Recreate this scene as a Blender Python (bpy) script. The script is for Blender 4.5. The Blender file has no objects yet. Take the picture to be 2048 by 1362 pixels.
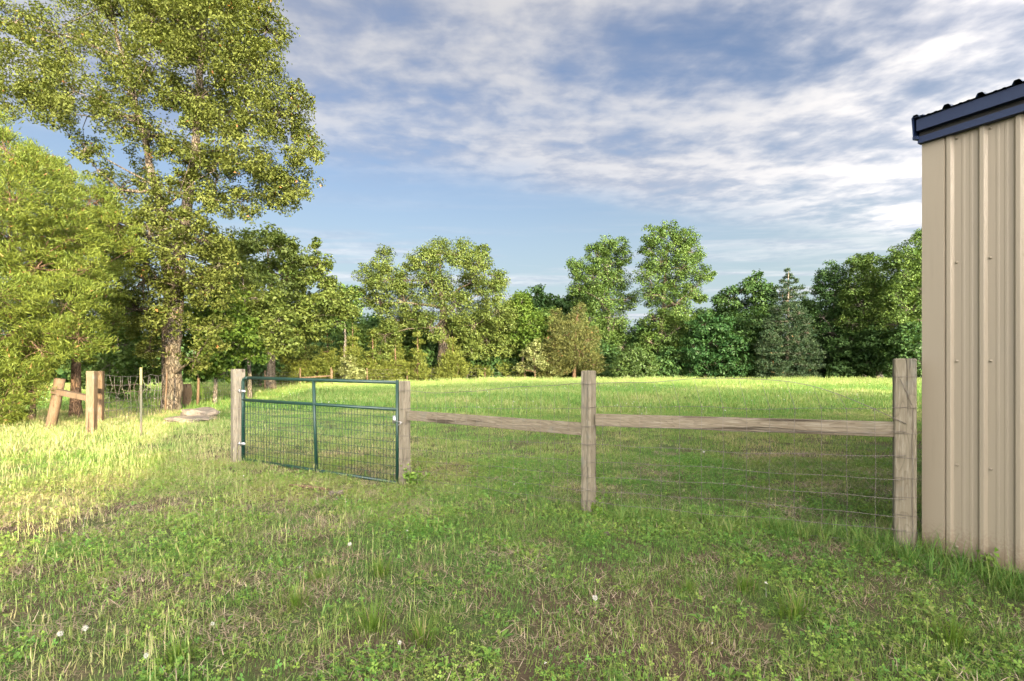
import bpy, math, random
import numpy as np
from mathutils import Vector, Matrix

random.seed(7)
R = np.random.default_rng(11)
SC = bpy.context.scene
COL = SC.collection

# ------------------------------------------------------------------ camera, world, sun, exposure
F = 1050.0            # focal length in pixels of the 2048 px wide photograph
HZ = 735.0            # horizon row
CX = 1024.0
cam_d = bpy.data.cameras.new('camera')
cam = bpy.data.objects.new('camera', cam_d)
COL.objects.link(cam)
cam.location = (0, 0, 0)
cam.rotation_euler = (math.radians(90), 0, 0)
cam_d.sensor_width = 36.0
cam_d.lens = 36.0 * F / 2048.0
cam_d.shift_y = (HZ - 681.0) / 2048.0
cam_d.clip_start = 0.05
cam_d.clip_end = 3000
SC.camera = cam

SUN_EL = math.radians(8.0)
SUN_DIR = Vector((-0.4, 0.9165, 0)).normalized()      # horizontal travel of the light
sun_d = bpy.data.lights.new('sun', 'SUN')
sun = bpy.data.objects.new('sun', sun_d)
COL.objects.link(sun)
sun_d.energy = 2.4
sun_d.angle = math.radians(0.5)
sun_d.color = (1.0, 0.79, 0.44)
ray = Vector((SUN_DIR.x * math.cos(SUN_EL), SUN_DIR.y * math.cos(SUN_EL), -math.sin(SUN_EL)))
sun.rotation_euler = ray.to_track_quat('-Z', 'Y').to_euler()

SC.view_settings.view_transform = 'Standard'
SC.view_settings.look = 'None'
SC.view_settings.gamma = 1.0
SC.view_settings.use_curve_mapping = False
SC.view_settings.exposure = 2.75

def nn(nt, t, **kw):
    n = nt.nodes.new(t)
    for k, v in kw.items():
        if k.startswith('i_'):
            key = k[2:]
            n.inputs[int(key) if key.isdigit() else key].default_value = v
        else:
            setattr(n, k, v)
    return n

def mth(nt, op, a, b=None, c=None, clamp=False):
    n = nt.nodes.new('ShaderNodeMath'); n.operation = op; n.use_clamp = clamp
    for i, v in enumerate((a, b, c)):
        if v is None: continue
        if isinstance(v, (int, float)): n.inputs[i].default_value = v
        else: nt.links.new(v, n.inputs[i])
    return n.outputs[0]

def mixc(nt, f, a, b, blend='MIX'):
    n = nt.nodes.new('ShaderNodeMix'); n.data_type = 'RGBA'; n.blend_type = blend
    for s, v in ((n.inputs[0], f), (n.inputs[6], a), (n.inputs[7], b)):
        if isinstance(v, (int, float)): s.default_value = v
        elif isinstance(v, tuple): s.default_value = v if len(v) == 4 else (*v, 1)
        else: nt.links.new(v, s)
    return n.outputs[2]

def sstep(nt, x, lo, hi):
    n = nt.nodes.new('ShaderNodeMapRange'); n.interpolation_type = 'SMOOTHSTEP'
    nt.links.new(x, n.inputs[0])
    n.inputs[1].default_value = lo; n.inputs[2].default_value = hi
    return n.outputs[0]

def noise(nt, vec, scale, detail=4, rough=0.5, dist=0.0):
    n = nt.nodes.new('ShaderNodeTexNoise')
    if vec is not None: nt.links.new(vec, n.inputs['Vector'])
    n.inputs['Scale'].default_value = scale
    n.inputs['Detail'].default_value = detail
    n.inputs['Roughness'].default_value = rough
    n.inputs['Distortion'].default_value = dist
    return n.outputs[0]

world = bpy.data.worlds.new('World')
SC.world = world
world.use_nodes = True
wt = world.node_tree
wt.nodes.clear()
wo = nn(wt, 'ShaderNodeOutputWorld')
bg = nn(wt, 'ShaderNodeBackground')
bg.inputs['Strength'].default_value = 0.15
wt.links.new(bg.outputs[0], wo.inputs[0])
sky = nn(wt, 'ShaderNodeTexSky', sky_type='NISHITA')
sky.sun_disc = False
sky.sun_elevation = SUN_EL
sky.sun_rotation = math.atan2(-SUN_DIR.x, -SUN_DIR.y)
sky.altitude = 300; sky.air_density = 1.0; sky.dust_density = 3.0; sky.ozone_density = 1.5
tc = nn(wt, 'ShaderNodeTexCoord')
sep = nn(wt, 'ShaderNodeSeparateXYZ')
wt.links.new(tc.outputs['Generated'], sep.inputs[0])
zc = mth(wt, 'MAXIMUM', sep.outputs[2], 0.03)
px = mth(wt, 'DIVIDE', sep.outputs[0], zc)
py = mth(wt, 'DIVIDE', sep.outputs[1], zc)
cmb = nn(wt, 'ShaderNodeCombineXYZ')
wt.links.new(px, cmb.inputs[0]); wt.links.new(py, cmb.inputs[1])
pv = cmb.outputs[0]
mp = nn(wt, 'ShaderNodeMapping')          # streaks run from upper left to lower right
wt.links.new(pv, mp.inputs[0])
mp.inputs['Rotation'].default_value = (0, 0, math.radians(-22))
mp.inputs['Scale'].default_value = (0.62, 1.0, 1)
big = noise(wt, mp.outputs[0], 0.95, 3, 0.5, 0.3)
mid = noise(wt, mp.outputs[0], 2.6, 5, 0.52, 0.3)
fin = noise(wt, pv, 8.5, 4, 0.55, 0.2)
bound = mth(wt, 'SUBTRACT', py, mth(wt, 'MULTIPLY', px, 0.42))      # deck edge
bound = mth(wt, 'ADD', bound, mth(wt, 'MULTIPLY', mth(wt, 'SUBTRACT', mid, 0.5), 1.0))
inside = mth(wt, 'SUBTRACT', 1.0, sstep(wt, bound, 2.45, 3.25))
dens = mth(wt, 'ADD', mth(wt, 'MULTIPLY', big, 0.50), mth(wt, 'MULTIPLY', mid, 0.66))
dens = mth(wt, 'ADD', dens, mth(wt, 'MULTIPLY', fin, 0.20))
deck = mth(wt, 'MULTIPLY', sstep(wt, dens, 0.40, 0.80), inside)
# thin wisps towards the horizon
mp2 = nn(wt, 'ShaderNodeMapping'); wt.links.new(pv, mp2.inputs[0])
mp2.inputs['Rotation'].default_value = (0, 0, math.radians(8)); mp2.inputs['Scale'].default_value = (0.16, 0.62, 1)
wis = noise(wt, mp2.outputs[0], 1.1, 5, 0.6, 0.4)
wisp = mth(wt, 'MULTIPLY', sstep(wt, wis, 0.47, 0.66), sstep(wt, py, 2.6, 4.2))
hazeh = mth(wt, 'SUBTRACT', 1.0, sstep(wt, sep.outputs[2], 0.0, 0.46))
cl = mth(wt, 'MAXIMUM', deck, mth(wt, 'MULTIPLY', wisp, 0.75))
SKY_TINT = (0.225, 0.215, 0.245)
skyc = mixc(wt, 1.0, sky.outputs[0], SKY_TINT, 'MULTIPLY')
skyc = mixc(wt, mth(wt, 'MULTIPLY', hazeh, 0.9), skyc, (0.58, 0.715, 0.74))
cshade = mixc(wt, sstep(wt, mth(wt, 'ADD', mid, mth(wt, 'MULTIPLY', fin, 0.5)), 0.56, 0.92), (2.1, 2.25, 2.75), (3.55, 3.55, 3.7))
slum = nn(wt, 'ShaderNodeRGBToBW'); wt.links.new(sky.outputs[0], slum.inputs[0])
cloudc = mixc(wt, 1.0, cshade, mth(wt, 'ADD', 0.10, mth(wt, 'MULTIPLY', slum.outputs[0], 0.06)), 'MULTIPLY')
# cloud and sky glow towards the low sun, added and boosted to fill shade
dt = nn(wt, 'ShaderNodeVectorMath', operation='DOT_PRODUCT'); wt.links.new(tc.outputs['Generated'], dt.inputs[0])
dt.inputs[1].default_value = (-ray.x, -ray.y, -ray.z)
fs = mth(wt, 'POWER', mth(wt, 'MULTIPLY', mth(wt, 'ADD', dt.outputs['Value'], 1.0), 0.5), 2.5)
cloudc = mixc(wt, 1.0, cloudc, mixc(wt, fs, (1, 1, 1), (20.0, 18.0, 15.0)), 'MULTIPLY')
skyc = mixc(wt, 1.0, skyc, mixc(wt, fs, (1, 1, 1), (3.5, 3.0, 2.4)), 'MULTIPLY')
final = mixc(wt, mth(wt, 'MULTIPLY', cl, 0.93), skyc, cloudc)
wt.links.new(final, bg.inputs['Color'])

def P(x, y, d):
    """photograph pixel at depth d -> world point (camera at the origin, looking along +Y)"""
    return Vector(((x - CX) / F * d, d, (HZ - y) / F * d))

# ------------------------------------------------------------------ helpers
def tag(o, label=None, cat=None, group=None, kind=None):
    if label: o['label'] = label
    if cat: o['category'] = cat
    if group: o['group'] = group
    if kind: o['kind'] = kind
    return o

def empty(name, loc, label, cat, group=None, rz=0.0):
    o = bpy.data.objects.new(name, None)
    COL.objects.link(o)
    o.location = loc; o.rotation_euler = (0, 0, rz); o.empty_display_size = 0.2
    tag(o, label, cat, group)
    return o

class MB:
    """collects vertices and faces, links them as one mesh object"""
    def __init__(s): s.v = []; s.f = []; s.n = 0; s.sm = []
    def add(s, verts, faces, smooth=False):
        b = s.n
        s.v.extend([tuple(p) for p in verts]); s.n += len(verts)
        s.f.extend([tuple(i + b for i in f) for f in faces]); s.sm.extend([smooth] * len(faces))
        return s
    def box(s, c, size, rot=None, bevel=0.0):
        x, y, z = size[0] / 2, size[1] / 2, size[2] / 2
        M = rot if rot is not None else Matrix.Identity(3)
        c = Vector(c)
        if bevel <= 0:
            vs = [Vector((sx * x, sy * y, sz * z)) for sz in (-1, 1) for sx, sy in ((-1, -1), (1, -1), (1, 1), (-1, 1))]
            fs = [(3, 2, 1, 0), (4, 5, 6, 7), (0, 1, 5, 4), (1, 2, 6, 5), (2, 3, 7, 6), (3, 0, 4, 7)]
        else:
            b = bevel; vs = []
            ring = [(-x + b, -y), (x - b, -y), (x, -y + b), (x, y - b), (x - b, y), (-x + b, y), (-x, y - b), (-x, -y + b)]
            inr = [(p[0] * (x - b) / x, p[1] * (y - b) / y) for p in ring]
            for zz, rg in ((-z, inr), (-z + b, ring), (z - b, ring), (z, inr)):
                vs += [Vector((p[0], p[1], zz)) for p in rg]
            fs = [tuple(range(7, -1, -1)), tuple(range(24, 32))]
            for k in range(3):
                for i in range(8):
                    j = (i + 1) % 8
                    fs.append((k * 8 + i, k * 8 + j, k * 8 + 8 + j, k * 8 + 8 + i))
        return s.add([c + M @ v for v in vs], fs)
    def beam(s, a, b, w, h, up=Vector((0, 0, 1)), bevel=0.0):
        a = Vector(a); b = Vector(b); d = b - a; L = d.length; d.normalize()
        side = d.cross(up).normalized(); u = side.cross(d)
        M = Matrix((side, d, u)).transposed()
        return s.box((a + b) / 2, (w, L, h), M, bevel)
    def tube(s, pts, rad, sides=6, caps=True, smooth=True):
        pts = [Vector(p) for p in pts]
        n = len(pts)
        if not hasattr(rad, '__len__'): rad = [rad] * n
        vs = []; fs = []
        prev = None
        for i, p in enumerate(pts):
            t = (pts[min(i + 1, n - 1)] - pts[max(i - 1, 0)])
            if t.length < 1e-9: t = Vector((0, 0, 1))
            t.normalize()
            if prev is None:
                a = t.orthogonal().normalized()
            else:
                a = prev - t * prev.dot(t)
                a = a.normalized() if a.length > 1e-6 else t.orthogonal().normalized()
            prev = a; bvec = t.cross(a)
            for k in range(sides):
                an = 2 * math.pi * k / sides
                vs.append(p + (a * math.cos(an) + bvec * math.sin(an)) * rad[i])
        for i in range(n - 1):
            for k in range(sides):
                k2 = (k + 1) % sides
                fs.append((i * sides + k, i * sides + k2, (i + 1) * sides + k2, (i + 1) * sides + k))
        if caps:
            fs.append(tuple(range(sides - 1, -1, -1))); fs.append(tuple(range((n - 1) * sides, n * sides)))
        return s.add(vs, fs, smooth)
    def mesh(s, name, mat):
        me = bpy.data.meshes.new(name)
        me.from_pydata(s.v, [], s.f)
        me.polygons.foreach_set('use_smooth', s.sm)
        if mat: me.materials.append(mat)
        me.update()
        return me
    def build(s, name, mat, parent=None):
        o = bpy.data.objects.new(name, s.mesh(name, mat))
        COL.objects.link(o)
        if parent is not None:
            o.parent = parent
            o.matrix_parent_inverse = parent_matrix(parent).inverted()
        return o

def parent_matrix(p):
    M = Matrix.Translation(p.location) @ p.rotation_euler.to_matrix().to_4x4()
    if p.parent is not None:
        M = parent_matrix(p.parent) @ p.matrix_parent_inverse @ M
    return M

def quad_mesh(name, verts, mat, rnd=None, smooth=False, per=4):
    """verts (n*per,3) -> n faces of `per` corners each, quickly"""
    n = len(verts) // per
    me = bpy.data.meshes.new(name)
    me.vertices.add(len(verts)); me.vertices.foreach_set('co', np.ascontiguousarray(verts, dtype=np.float32).ravel())
    me.loops.add(n * per); me.loops.foreach_set('vertex_index', np.arange(n * per, dtype=np.int32))
    me.polygons.add(n); me.polygons.foreach_set('loop_start', np.arange(0, n * per, per, dtype=np.int32))
    me.update(calc_edges=True)
    if rnd is not None:
        at = me.attributes.new('rnd', 'FLOAT', 'FACE'); at.data.foreach_set('value', np.asarray(rnd, dtype=np.float32))
    if mat: me.materials.append(mat)
    return me

def link(name, me, parent=None):
    o = bpy.data.objects.new(name, me); COL.objects.link(o)
    if parent is not None:
        o.parent = parent; o.matrix_parent_inverse = parent_matrix(parent).inverted()
    return o

def sub_group(parent_thing, name, loc):
    return None

# lattice noise
_LAT = np.random.default_rng(3).random((256, 256))
def vnoise(x, y):
    x = np.asarray(x, float); y = np.asarray(y, float)
    xi = np.floor(x).astype(int); yi = np.floor(y).astype(int)
    fx = x - xi; fy = y - yi
    fx = fx * fx * (3 - 2 * fx); fy = fy * fy * (3 - 2 * fy)
    g = lambda a, b: _LAT[a & 255, b & 255]
    return (g(xi, yi) * (1 - fx) + g(xi + 1, yi) * fx) * (1 - fy) + (g(xi, yi + 1) * (1 - fx) + g(xi + 1, yi + 1) * fx) * fy
def fbm(x, y, o=4):
    s = 0; a = 0.5; t = 0
    for k in range(o):
        s = s + a * vnoise(x * 2 ** k + 17 * k, y * 2 ** k + 31 * k); t += a; a *= 0.5
    return s / t

# ------------------------------------------------------------------ materials
def new_mat(name):
    m = bpy.data.materials.new(name); m.use_nodes = True
    nt = m.node_tree; nt.nodes.clear()
    out = nn(nt, 'ShaderNodeOutputMaterial')
    return m, nt, out

def leaf_mat(name, dark, light, dry=None, trans=0.35, tcol=None, dryf=0.04, glo=0.10):
    m, nt, out = new_mat(name)
    at = nn(nt, 'ShaderNodeAttribute'); at.attribute_name = 'rnd'
    r = at.outputs['Fac']
    col = mixc(nt, r, dark, light)
    if dry:
        g = mth(nt, 'GREATER_THAN', mth(nt, 'FRACT', mth(nt, 'MULTIPLY', r, 37.7)), 1.0 - dryf)
        col = mixc(nt, g, col, dry)
    pb = nn(nt, 'ShaderNodeBsdfPrincipled')
    pb.inputs['Roughness'].default_value = 0.5
    pb.inputs['Specular IOR Level'].default_value = glo * 3
    nt.links.new(col, pb.inputs['Base Color'])
    tr = nn(nt, 'ShaderNodeBsdfTranslucent')
    tc_ = mixc(nt, 1.0, col, tcol or (1.3, 1.35, 0.6), 'MULTIPLY')
    nt.links.new(tc_, tr.inputs['Color'])
    ms = nn(nt, 'ShaderNodeMixShader'); ms.inputs[0].default_value = trans
    nt.links.new(pb.outputs[0], ms.inputs[1]); nt.links.new(tr.outputs[0], ms.inputs[2])
    nt.links.new(ms.outputs[0], out.inputs[0])
    return m

def plant_mat(name, green, yellow, straw, trans=0.35):
    """instanced ground plants: tint (per plant) and rnd (per blade)"""
    m, nt, out = new_mat(name)
    at = nn(nt, 'ShaderNodeAttribute'); at.attribute_name = 'rnd'
    ti = nn(nt, 'ShaderNodeAttribute'); ti.attribute_name = 'tint'; ti.attribute_type = 'INSTANCER'
    r = at.outputs['Fac']; t = ti.outputs['Fac']
    a = mth(nt, 'ADD', mth(nt, 'MULTIPLY', t, 1.0), mth(nt, 'MULTIPLY', mth(nt, 'SUBTRACT', r, 0.5), 0.7), clamp=True)
    cr = nn(nt, 'ShaderNodeValToRGB')
    e = cr.color_ramp.elements
    e[0].position = 0.05; e[0].color = (*green, 1)
    e[1].position = 0.55; e[1].color = (*yellow, 1)
    e2 = e.new(0.95); e2.color = (*straw, 1)
    nt.links.new(a, cr.inputs[0])
    vv = mth(nt, 'ADD', 0.7, mth(nt, 'MULTIPLY', mth(nt, 'FRACT', mth(nt, 'MULTIPLY', r, 13.3)), 0.6))
    col = mixc(nt, 1.0, cr.outputs[0], vv, 'MULTIPLY')
    pb = nn(nt, 'ShaderNodeBsdfPrincipled'); pb.inputs['Roughness'].default_value = 0.55
    pb.inputs['Specular IOR Level'].default_value = 0.25
    nt.links.new(col, pb.inputs['Base Color'])
    tr = nn(nt, 'ShaderNodeBsdfTranslucent')
    nt.links.new(mixc(nt, 1.0, col, (1.25, 1.3, 0.65), 'MULTIPLY'), tr.inputs['Color'])
    ms = nn(nt, 'ShaderNodeMixShader'); ms.inputs[0].default_value = trans
    nt.links.new(pb.outputs[0], ms.inputs[1]); nt.links.new(tr.outputs[0], ms.inputs[2])
    nt.links.new(ms.outputs[0], out.inputs[0])
    return m

def wood_mat(name, base, dark, light, axis='Z', grain=1.0):
    """weathered sawn timber: long grain along one object axis, growth-ring cathedrals, knots, dirt"""
    m, nt, out = new_mat(name)
    tcn = nn(nt, 'ShaderNodeTexCoord')
    info = nn(nt, 'ShaderNodeObjectInfo')
    off = nn(nt, 'ShaderNodeVectorMath', operation='ADD')
    cb = nn(nt, 'ShaderNodeCombineXYZ')
    for i in range(3): nt.links.new(mth(nt, 'MULTIPLY', info.outputs['Random'], 13.0 + 7 * i), cb.inputs[i])
    nt.links.new(tcn.outputs['Object'], off.inputs[0]); nt.links.new(cb.outputs[0], off.inputs[1])
    v = off.outputs[0]
    sc = {'Z': (1, 1, 0.07), 'X': (0.07, 1, 1), 'Y': (1, 0.07, 1)}[axis]
    mp = nn(nt, 'ShaderNodeMapping'); nt.links.new(v, mp.inputs[0]); mp.inputs['Scale'].default_value = sc
    sc2 = {'Z': (1, 1, 0.22), 'X': (0.22, 1, 1), 'Y': (1, 0.22, 1)}[axis]
    mp2 = nn(nt, 'ShaderNodeMapping'); nt.links.new(v, mp2.inputs[0]); mp2.inputs['Scale'].default_value = sc2
    n1 = noise(nt, mp2.outputs[0], 7.0, 2, 0.5)
    rings = mth(nt, 'FRACT', mth(nt, 'MULTIPLY', n1, 13.0 * grain))
    rings = mth(nt, 'MULTIPLY', mth(nt, 'POWER', rings, 2.5), 0.5)
    n2 = noise(nt, mp.outputs[0], 90, 5, 0.7)
    n3 = noise(nt, mp.outputs[0], 18, 3, 0.6)
    n4 = noise(nt, v, 5, 3, 0.6)
    kn = nn(nt, 'ShaderNodeTexVoronoi'); kn.inputs['Scale'].default_value = 5.0
    mp3 = nn(nt, 'ShaderNodeMapping'); nt.links.new(v, mp3.inputs[0])
    mp3.inputs['Scale'].default_value = {'Z': (1, 1, 0.55), 'X': (0.55, 1, 1), 'Y': (1, 0.55, 1)}[axis]
    nt.links.new(mp3.outputs[0], kn.inputs['Vector'])
    knot = mth(nt, 'SUBTRACT', 1.0, sstep(nt, kn.outputs['Distance'], 0.05, 0.11))
    c = mixc(nt, rings, base, dark)
    c = mixc(nt, mth(nt, 'MULTIPLY', sstep(nt, n2, 0.45, 0.7), 0.6), c, light)
    c = mixc(nt, mth(nt, 'MULTIPLY', sstep(nt, n3, 0.54, 0.68), 0.75), c, tuple(x * 0.35 for x in dark))
    c = mixc(nt, mth(nt, 'MULTIPLY', sstep(nt, n4, 0.55, 0.75), 0.45), c, (0.13, 0.14, 0.13))
    c = mixc(nt, mth(nt, 'MULTIPLY', knot, 0.85), c, (0.045, 0.03, 0.022))
    pb = nn(nt, 'ShaderNodeBsdfPrincipled'); pb.inputs['Roughness'].default_value = 0.85
    pb.inputs['Specular IOR Level'].default_value = 0.2
    nt.links.new(c, pb.inputs['Base Color'])
    bp = nn(nt, 'ShaderNodeBump'); bp.inputs['Strength'].default_value = 0.6; bp.inputs['Distance'].default_value = 0.004
    h = mth(nt, 'ADD', n2, mth(nt, 'MULTIPLY', sstep(nt, n3, 0.58, 0.7), -2.0))
    nt.links.new(h, bp.inputs['Height']); nt.links.new(bp.outputs[0], pb.inputs['Normal'])
    nt.links.new(pb.outputs[0], out.inputs[0])
    return m

def bark_mat(name, c1, c2, scale=14):
    m, nt, out = new_mat(name)
    tcn = nn(nt, 'ShaderNodeTexCoord')
    mp = nn(nt, 'ShaderNodeMapping'); nt.links.new(tcn.outputs['Object'], mp.inputs[0]); mp.inputs['Scale'].default_value = (1, 1, 0.28)
    vo = nn(nt, 'ShaderNodeTexVoronoi'); vo.feature = 'DISTANCE_TO_EDGE'; vo.inputs['Scale'].default_value = scale
    ns = nn(nt, 'ShaderNodeTexNoise'); ns.inputs['Scale'].default_value = 6; ns.inputs['Detail'].default_value = 4
    nt.links.new(mp.outputs[0], ns.inputs['Vector'])
    vm = nn(nt, 'ShaderNodeVectorMath', operation='MULTIPLY_ADD'); nt.links.new(ns.outputs['Color'], vm.inputs[0])
    vm.inputs[1].default_value = (.35, .35, .35); nt.links.new(mp.outputs[0], vm.inputs[2])
    nt.links.new(vm.outputs[0], vo.inputs['Vector'])
    e = sstep(nt, vo.outputs['Distance'], 0.0, 0.18)
    c = mixc(nt, e, c2, c1)
    c = mixc(nt, mth(nt, 'MULTIPLY', sstep(nt, noise(nt, tcn.outputs['Object'], 3, 4), 0.5, 0.7), 0.35), c, (0.12, 0.13, 0.09))
    pb = nn(nt, 'ShaderNodeBsdfPrincipled'); pb.inputs['Roughness'].default_value = 0.9; pb.inputs['Specular IOR Level'].default_value = 0.15
    nt.links.new(c, pb.inputs['Base Color'])
    bp = nn(nt, 'ShaderNodeBump'); bp.inputs['Strength'].default_value = 0.9; bp.inputs['Distance'].default_value = 0.03
    nt.links.new(e, bp.inputs['Height']); nt.links.new(bp.outputs[0], pb.inputs['Normal'])
    nt.links.new(pb.outputs[0], out.inputs[0])
    return m

def metal_paint(name, col, rough=0.4, met=0.0, dirt=0.15, dirtc=(0.2, 0.17, 0.12), bump=0.0, coat=0.0):
    m, nt, out = new_mat(name)
    tcn = nn(nt, 'ShaderNodeTexCoord')
    n = noise(nt, tcn.outputs['Object'], 2.2, 5, 0.6)
    n2 = noise(nt, tcn.outputs['Object'], 40, 3, 0.6)
    c = mixc(nt, mth(nt, 'MULTIPLY', sstep(nt, n, 0.45, 0.8), dirt), col, dirtc)
    c = mixc(nt, mth(nt, 'MULTIPLY', sstep(nt, n2, 0.5, 0.8), dirt * 0.5), c, dirtc)
    pb = nn(nt, 'ShaderNodeBsdfPrincipled')
    pb.inputs['Metallic'].default_value = met
    rr = mth(nt, 'ADD', rough, mth(nt, 'MULTIPLY', mth(nt, 'SUBTRACT', n, 0.5), 0.25))
    nt.links.new(rr, pb.inputs['Roughness']); nt.links.new(c, pb.inputs['Base Color'])
    if bump:
        bp = nn(nt, 'ShaderNodeBump'); bp.inputs['Strength'].default_value = bump; bp.inputs['Distance'].default_value = 0.004
        nt.links.new(noise(nt, tcn.outputs['Object'], 6, 2), bp.inputs['Height']); nt.links.new(bp.outputs[0], pb.inputs['Normal'])
    nt.links.new(pb.outputs[0], out.inputs[0])
    return m

M_POST = wood_mat('weathered_post', (0.160, 0.142, 0.104), (0.070, 0.055, 0.038), (0.28, 0.26, 0.21), 'Z')
M_RAIL = wood_mat('weathered_rail', (0.150, 0.128, 0.092), (0.062, 0.046, 0.032), (0.27, 0.25, 0.20), 'X')
M_OLD = wood_mat('old_round_wood', (0.115, 0.078, 0.046), (0.055, 0.034, 0.020), (0.17, 0.13, 0.09), 'Z')
M_BARK = bark_mat('oak_bark', (0.14, 0.115, 0.085), (0.040, 0.032, 0.023))
M_BARK_R = bark_mat('cedar_bark', (0.17, 0.11, 0.07), (0.07, 0.045, 0.03), 20)
M_BARK_D = bark_mat('grey_bark', (0.16, 0.14, 0.11), (0.05, 0.045, 0.04), 10)
M_TAN = metal_paint('tan_steel', (0.265, 0.232, 0.178), 0.40, 0, 0.12, (0.22, 0.19, 0.145), 0.10)
M_BLUE = metal_paint('blue_trim_steel', (0.002, 0.012, 0.048), 0.6, 0, 0.2, (0.02, 0.05, 0.10))
M_BLUE_D = metal_paint('blue_roof_steel', (0.008, 0.02, 0.055), 0.4, 0, 0.3, (0.08, 0.13, 0.13))
M_GREEN = metal_paint('green_gate_paint', (0.004, 0.030, 0.022), 0.45, 0, 0.2, (0.03, 0.05, 0.03))
M_WIRE = metal_paint('dull_wire', (0.13, 0.12, 0.11), 0.6, 0.3, 0.5, (0.13, 0.07, 0.045))
M_ZINC = metal_paint('zinc_hardware', (0.45, 0.46, 0.47), 0.35, 0.9, 0.2)
M_RUST = metal_paint('rusty_post_paint', (0.045, 0.05, 0.035), 0.7, 0, 0.5, (0.16, 0.08, 0.04))
M_CREAM = metal_paint('pale_post_tip', (0.17, 0.16, 0.06), 0.7, 0, 0.4, (0.16, 0.1, 0.06))
M_DARK = metal_paint('dark_gap', (0.02, 0.02, 0.02), 0.8, 0, 0.0)

def shed_mat():
    m, nt, out = new_mat('tan_steel')
    v = nn(nt, 'ShaderNodeTexCoord').outputs['Object']
    sp = nn(nt, 'ShaderNodeSeparateXYZ'); nt.links.new(v, sp.inputs[0])
    mp = nn(nt, 'ShaderNodeMapping'); nt.links.new(v, mp.inputs[0]); mp.inputs['Scale'].default_value = (1, 1, 0.06)
    streak = noise(nt, mp.outputs[0], 22, 4, 0.65); blot = noise(nt, v, 1.6, 5, 0.6); fine = noise(nt, v, 55, 3, 0.6)
    c = mixc(nt, mth(nt, 'MULTIPLY', sstep(nt, streak, 0.48, 0.72), 0.22), (0.245, 0.214, 0.162), (0.17, 0.147, 0.113))
    c = mixc(nt, mth(nt, 'MULTIPLY', sstep(nt, blot, 0.5, 0.75), 0.25), c, (0.23, 0.21, 0.17))
    hgt = mth(nt, 'SUBTRACT', 1.0, sstep(nt, sp.outputs[2], -1.34, -1.02))
    mud = mth(nt, 'MULTIPLY', hgt, sstep(nt, mth(nt, 'ADD', fine, mth(nt, 'MULTIPLY', hgt, 0.25)), 0.52, 0.72))
    c = mixc(nt, mth(nt, 'MULTIPLY', mud, 0.6), c, (0.15, 0.10, 0.065))
    pb = nn(nt, 'ShaderNodeBsdfPrincipled')
    nt.links.new(mth(nt, 'ADD', 0.30, mth(nt, 'MULTIPLY', blot, 0.3)), pb.inputs['Roughness']); nt.links.new(c, pb.inputs['Base Color'])
    bp = nn(nt, 'ShaderNodeBump'); bp.inputs['Strength'].default_value = 0.25; bp.inputs['Distance'].default_value = 0.004
    nt.links.new(noise(nt, v, 5, 2), bp.inputs['Height']); nt.links.new(bp.outputs[0], pb.inputs['Normal'])
    nt.links.new(pb.outputs[0], out.inputs[0])
    return m
M_TAN = shed_mat()
def rock_mat():
    m, nt, out = new_mat('lichen_rock')
    tcn = nn(nt, 'ShaderNodeTexCoord')
    a = noise(nt, tcn.outputs['Object'], 7, 6, 0.65); b = noise(nt, tcn.outputs['Object'], 30, 4, 0.6)
    c = mixc(nt, sstep(nt, a, 0.4, 0.65), (0.17, 0.14, 0.105), (0.085, 0.075, 0.06))
    c = mixc(nt, mth(nt, 'MULTIPLY', sstep(nt, b, 0.5, 0.7), 0.6), c, (0.23, 0.20, 0.16))
    pb = nn(nt, 'ShaderNodeBsdfPrincipled'); pb.inputs['Roughness'].default_value = 0.9
    nt.links.new(c, pb.inputs['Base Color'])
    bp = nn(nt, 'ShaderNodeBump'); bp.inputs['Distance'].default_value = 0.02
    nt.links.new(b, bp.inputs['Height']); nt.links.new(bp.outputs[0], pb.inputs['Normal'])
    nt.links.new(pb.outputs[0], out.inputs[0])
    return m
M_ROCK = rock_mat()

def ground_mat():
    m, nt, out = new_mat('soil_and_thatch')
    tcn = nn(nt, 'ShaderNodeTexCoord'); v = tcn.outputs['Object']
    a = noise(nt, v, 0.9, 5, 0.6); b = noise(nt, v, 14, 6, 0.7); c3 = noise(nt, v, 130, 5, 0.75); g0 = noise(nt, v, 0.35, 3)
    c = mixc(nt, sstep(nt, a, 0.4, 0.62), (0.085, 0.065, 0.042), (0.06, 0.10, 0.028))
    c = mixc(nt, sstep(nt, b, 0.48, 0.70), c, (0.13, 0.105, 0.068))
    c = mixc(nt, mth(nt, 'MULTIPLY', sstep(nt, c3, 0.45, 0.62), 0.8), c, (0.035, 0.028, 0.018))
    sp = nn(nt, 'ShaderNodeSeparateXYZ'); nt.links.new(v, sp.inputs[0])
    c = mixc(nt, mth(nt, 'MULTIPLY', sstep(nt, sp.outputs[1], 7, 22), 0.75), c, mixc(nt, sstep(nt, g0, 0.4, 0.6), (0.06, 0.105, 0.025), (0.095, 0.12, 0.035)))
    pb = nn(nt, 'ShaderNodeBsdfPrincipled'); pb.inputs['Roughness'].default_value = 0.95; pb.inputs['Specular IOR Level'].default_value = 0.1
    nt.links.new(c, pb.inputs['Base Color'])
    bp = nn(nt, 'ShaderNodeBump'); bp.inputs['Distance'].default_value = 0.02; bp.inputs['Strength'].default_value = 0.8
    nt.links.new(b, bp.inputs['Height']); nt.links.new(bp.outputs[0], pb.inputs['Normal'])
    nt.links.new(pb.outputs[0], out.inputs[0])
    return m

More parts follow.
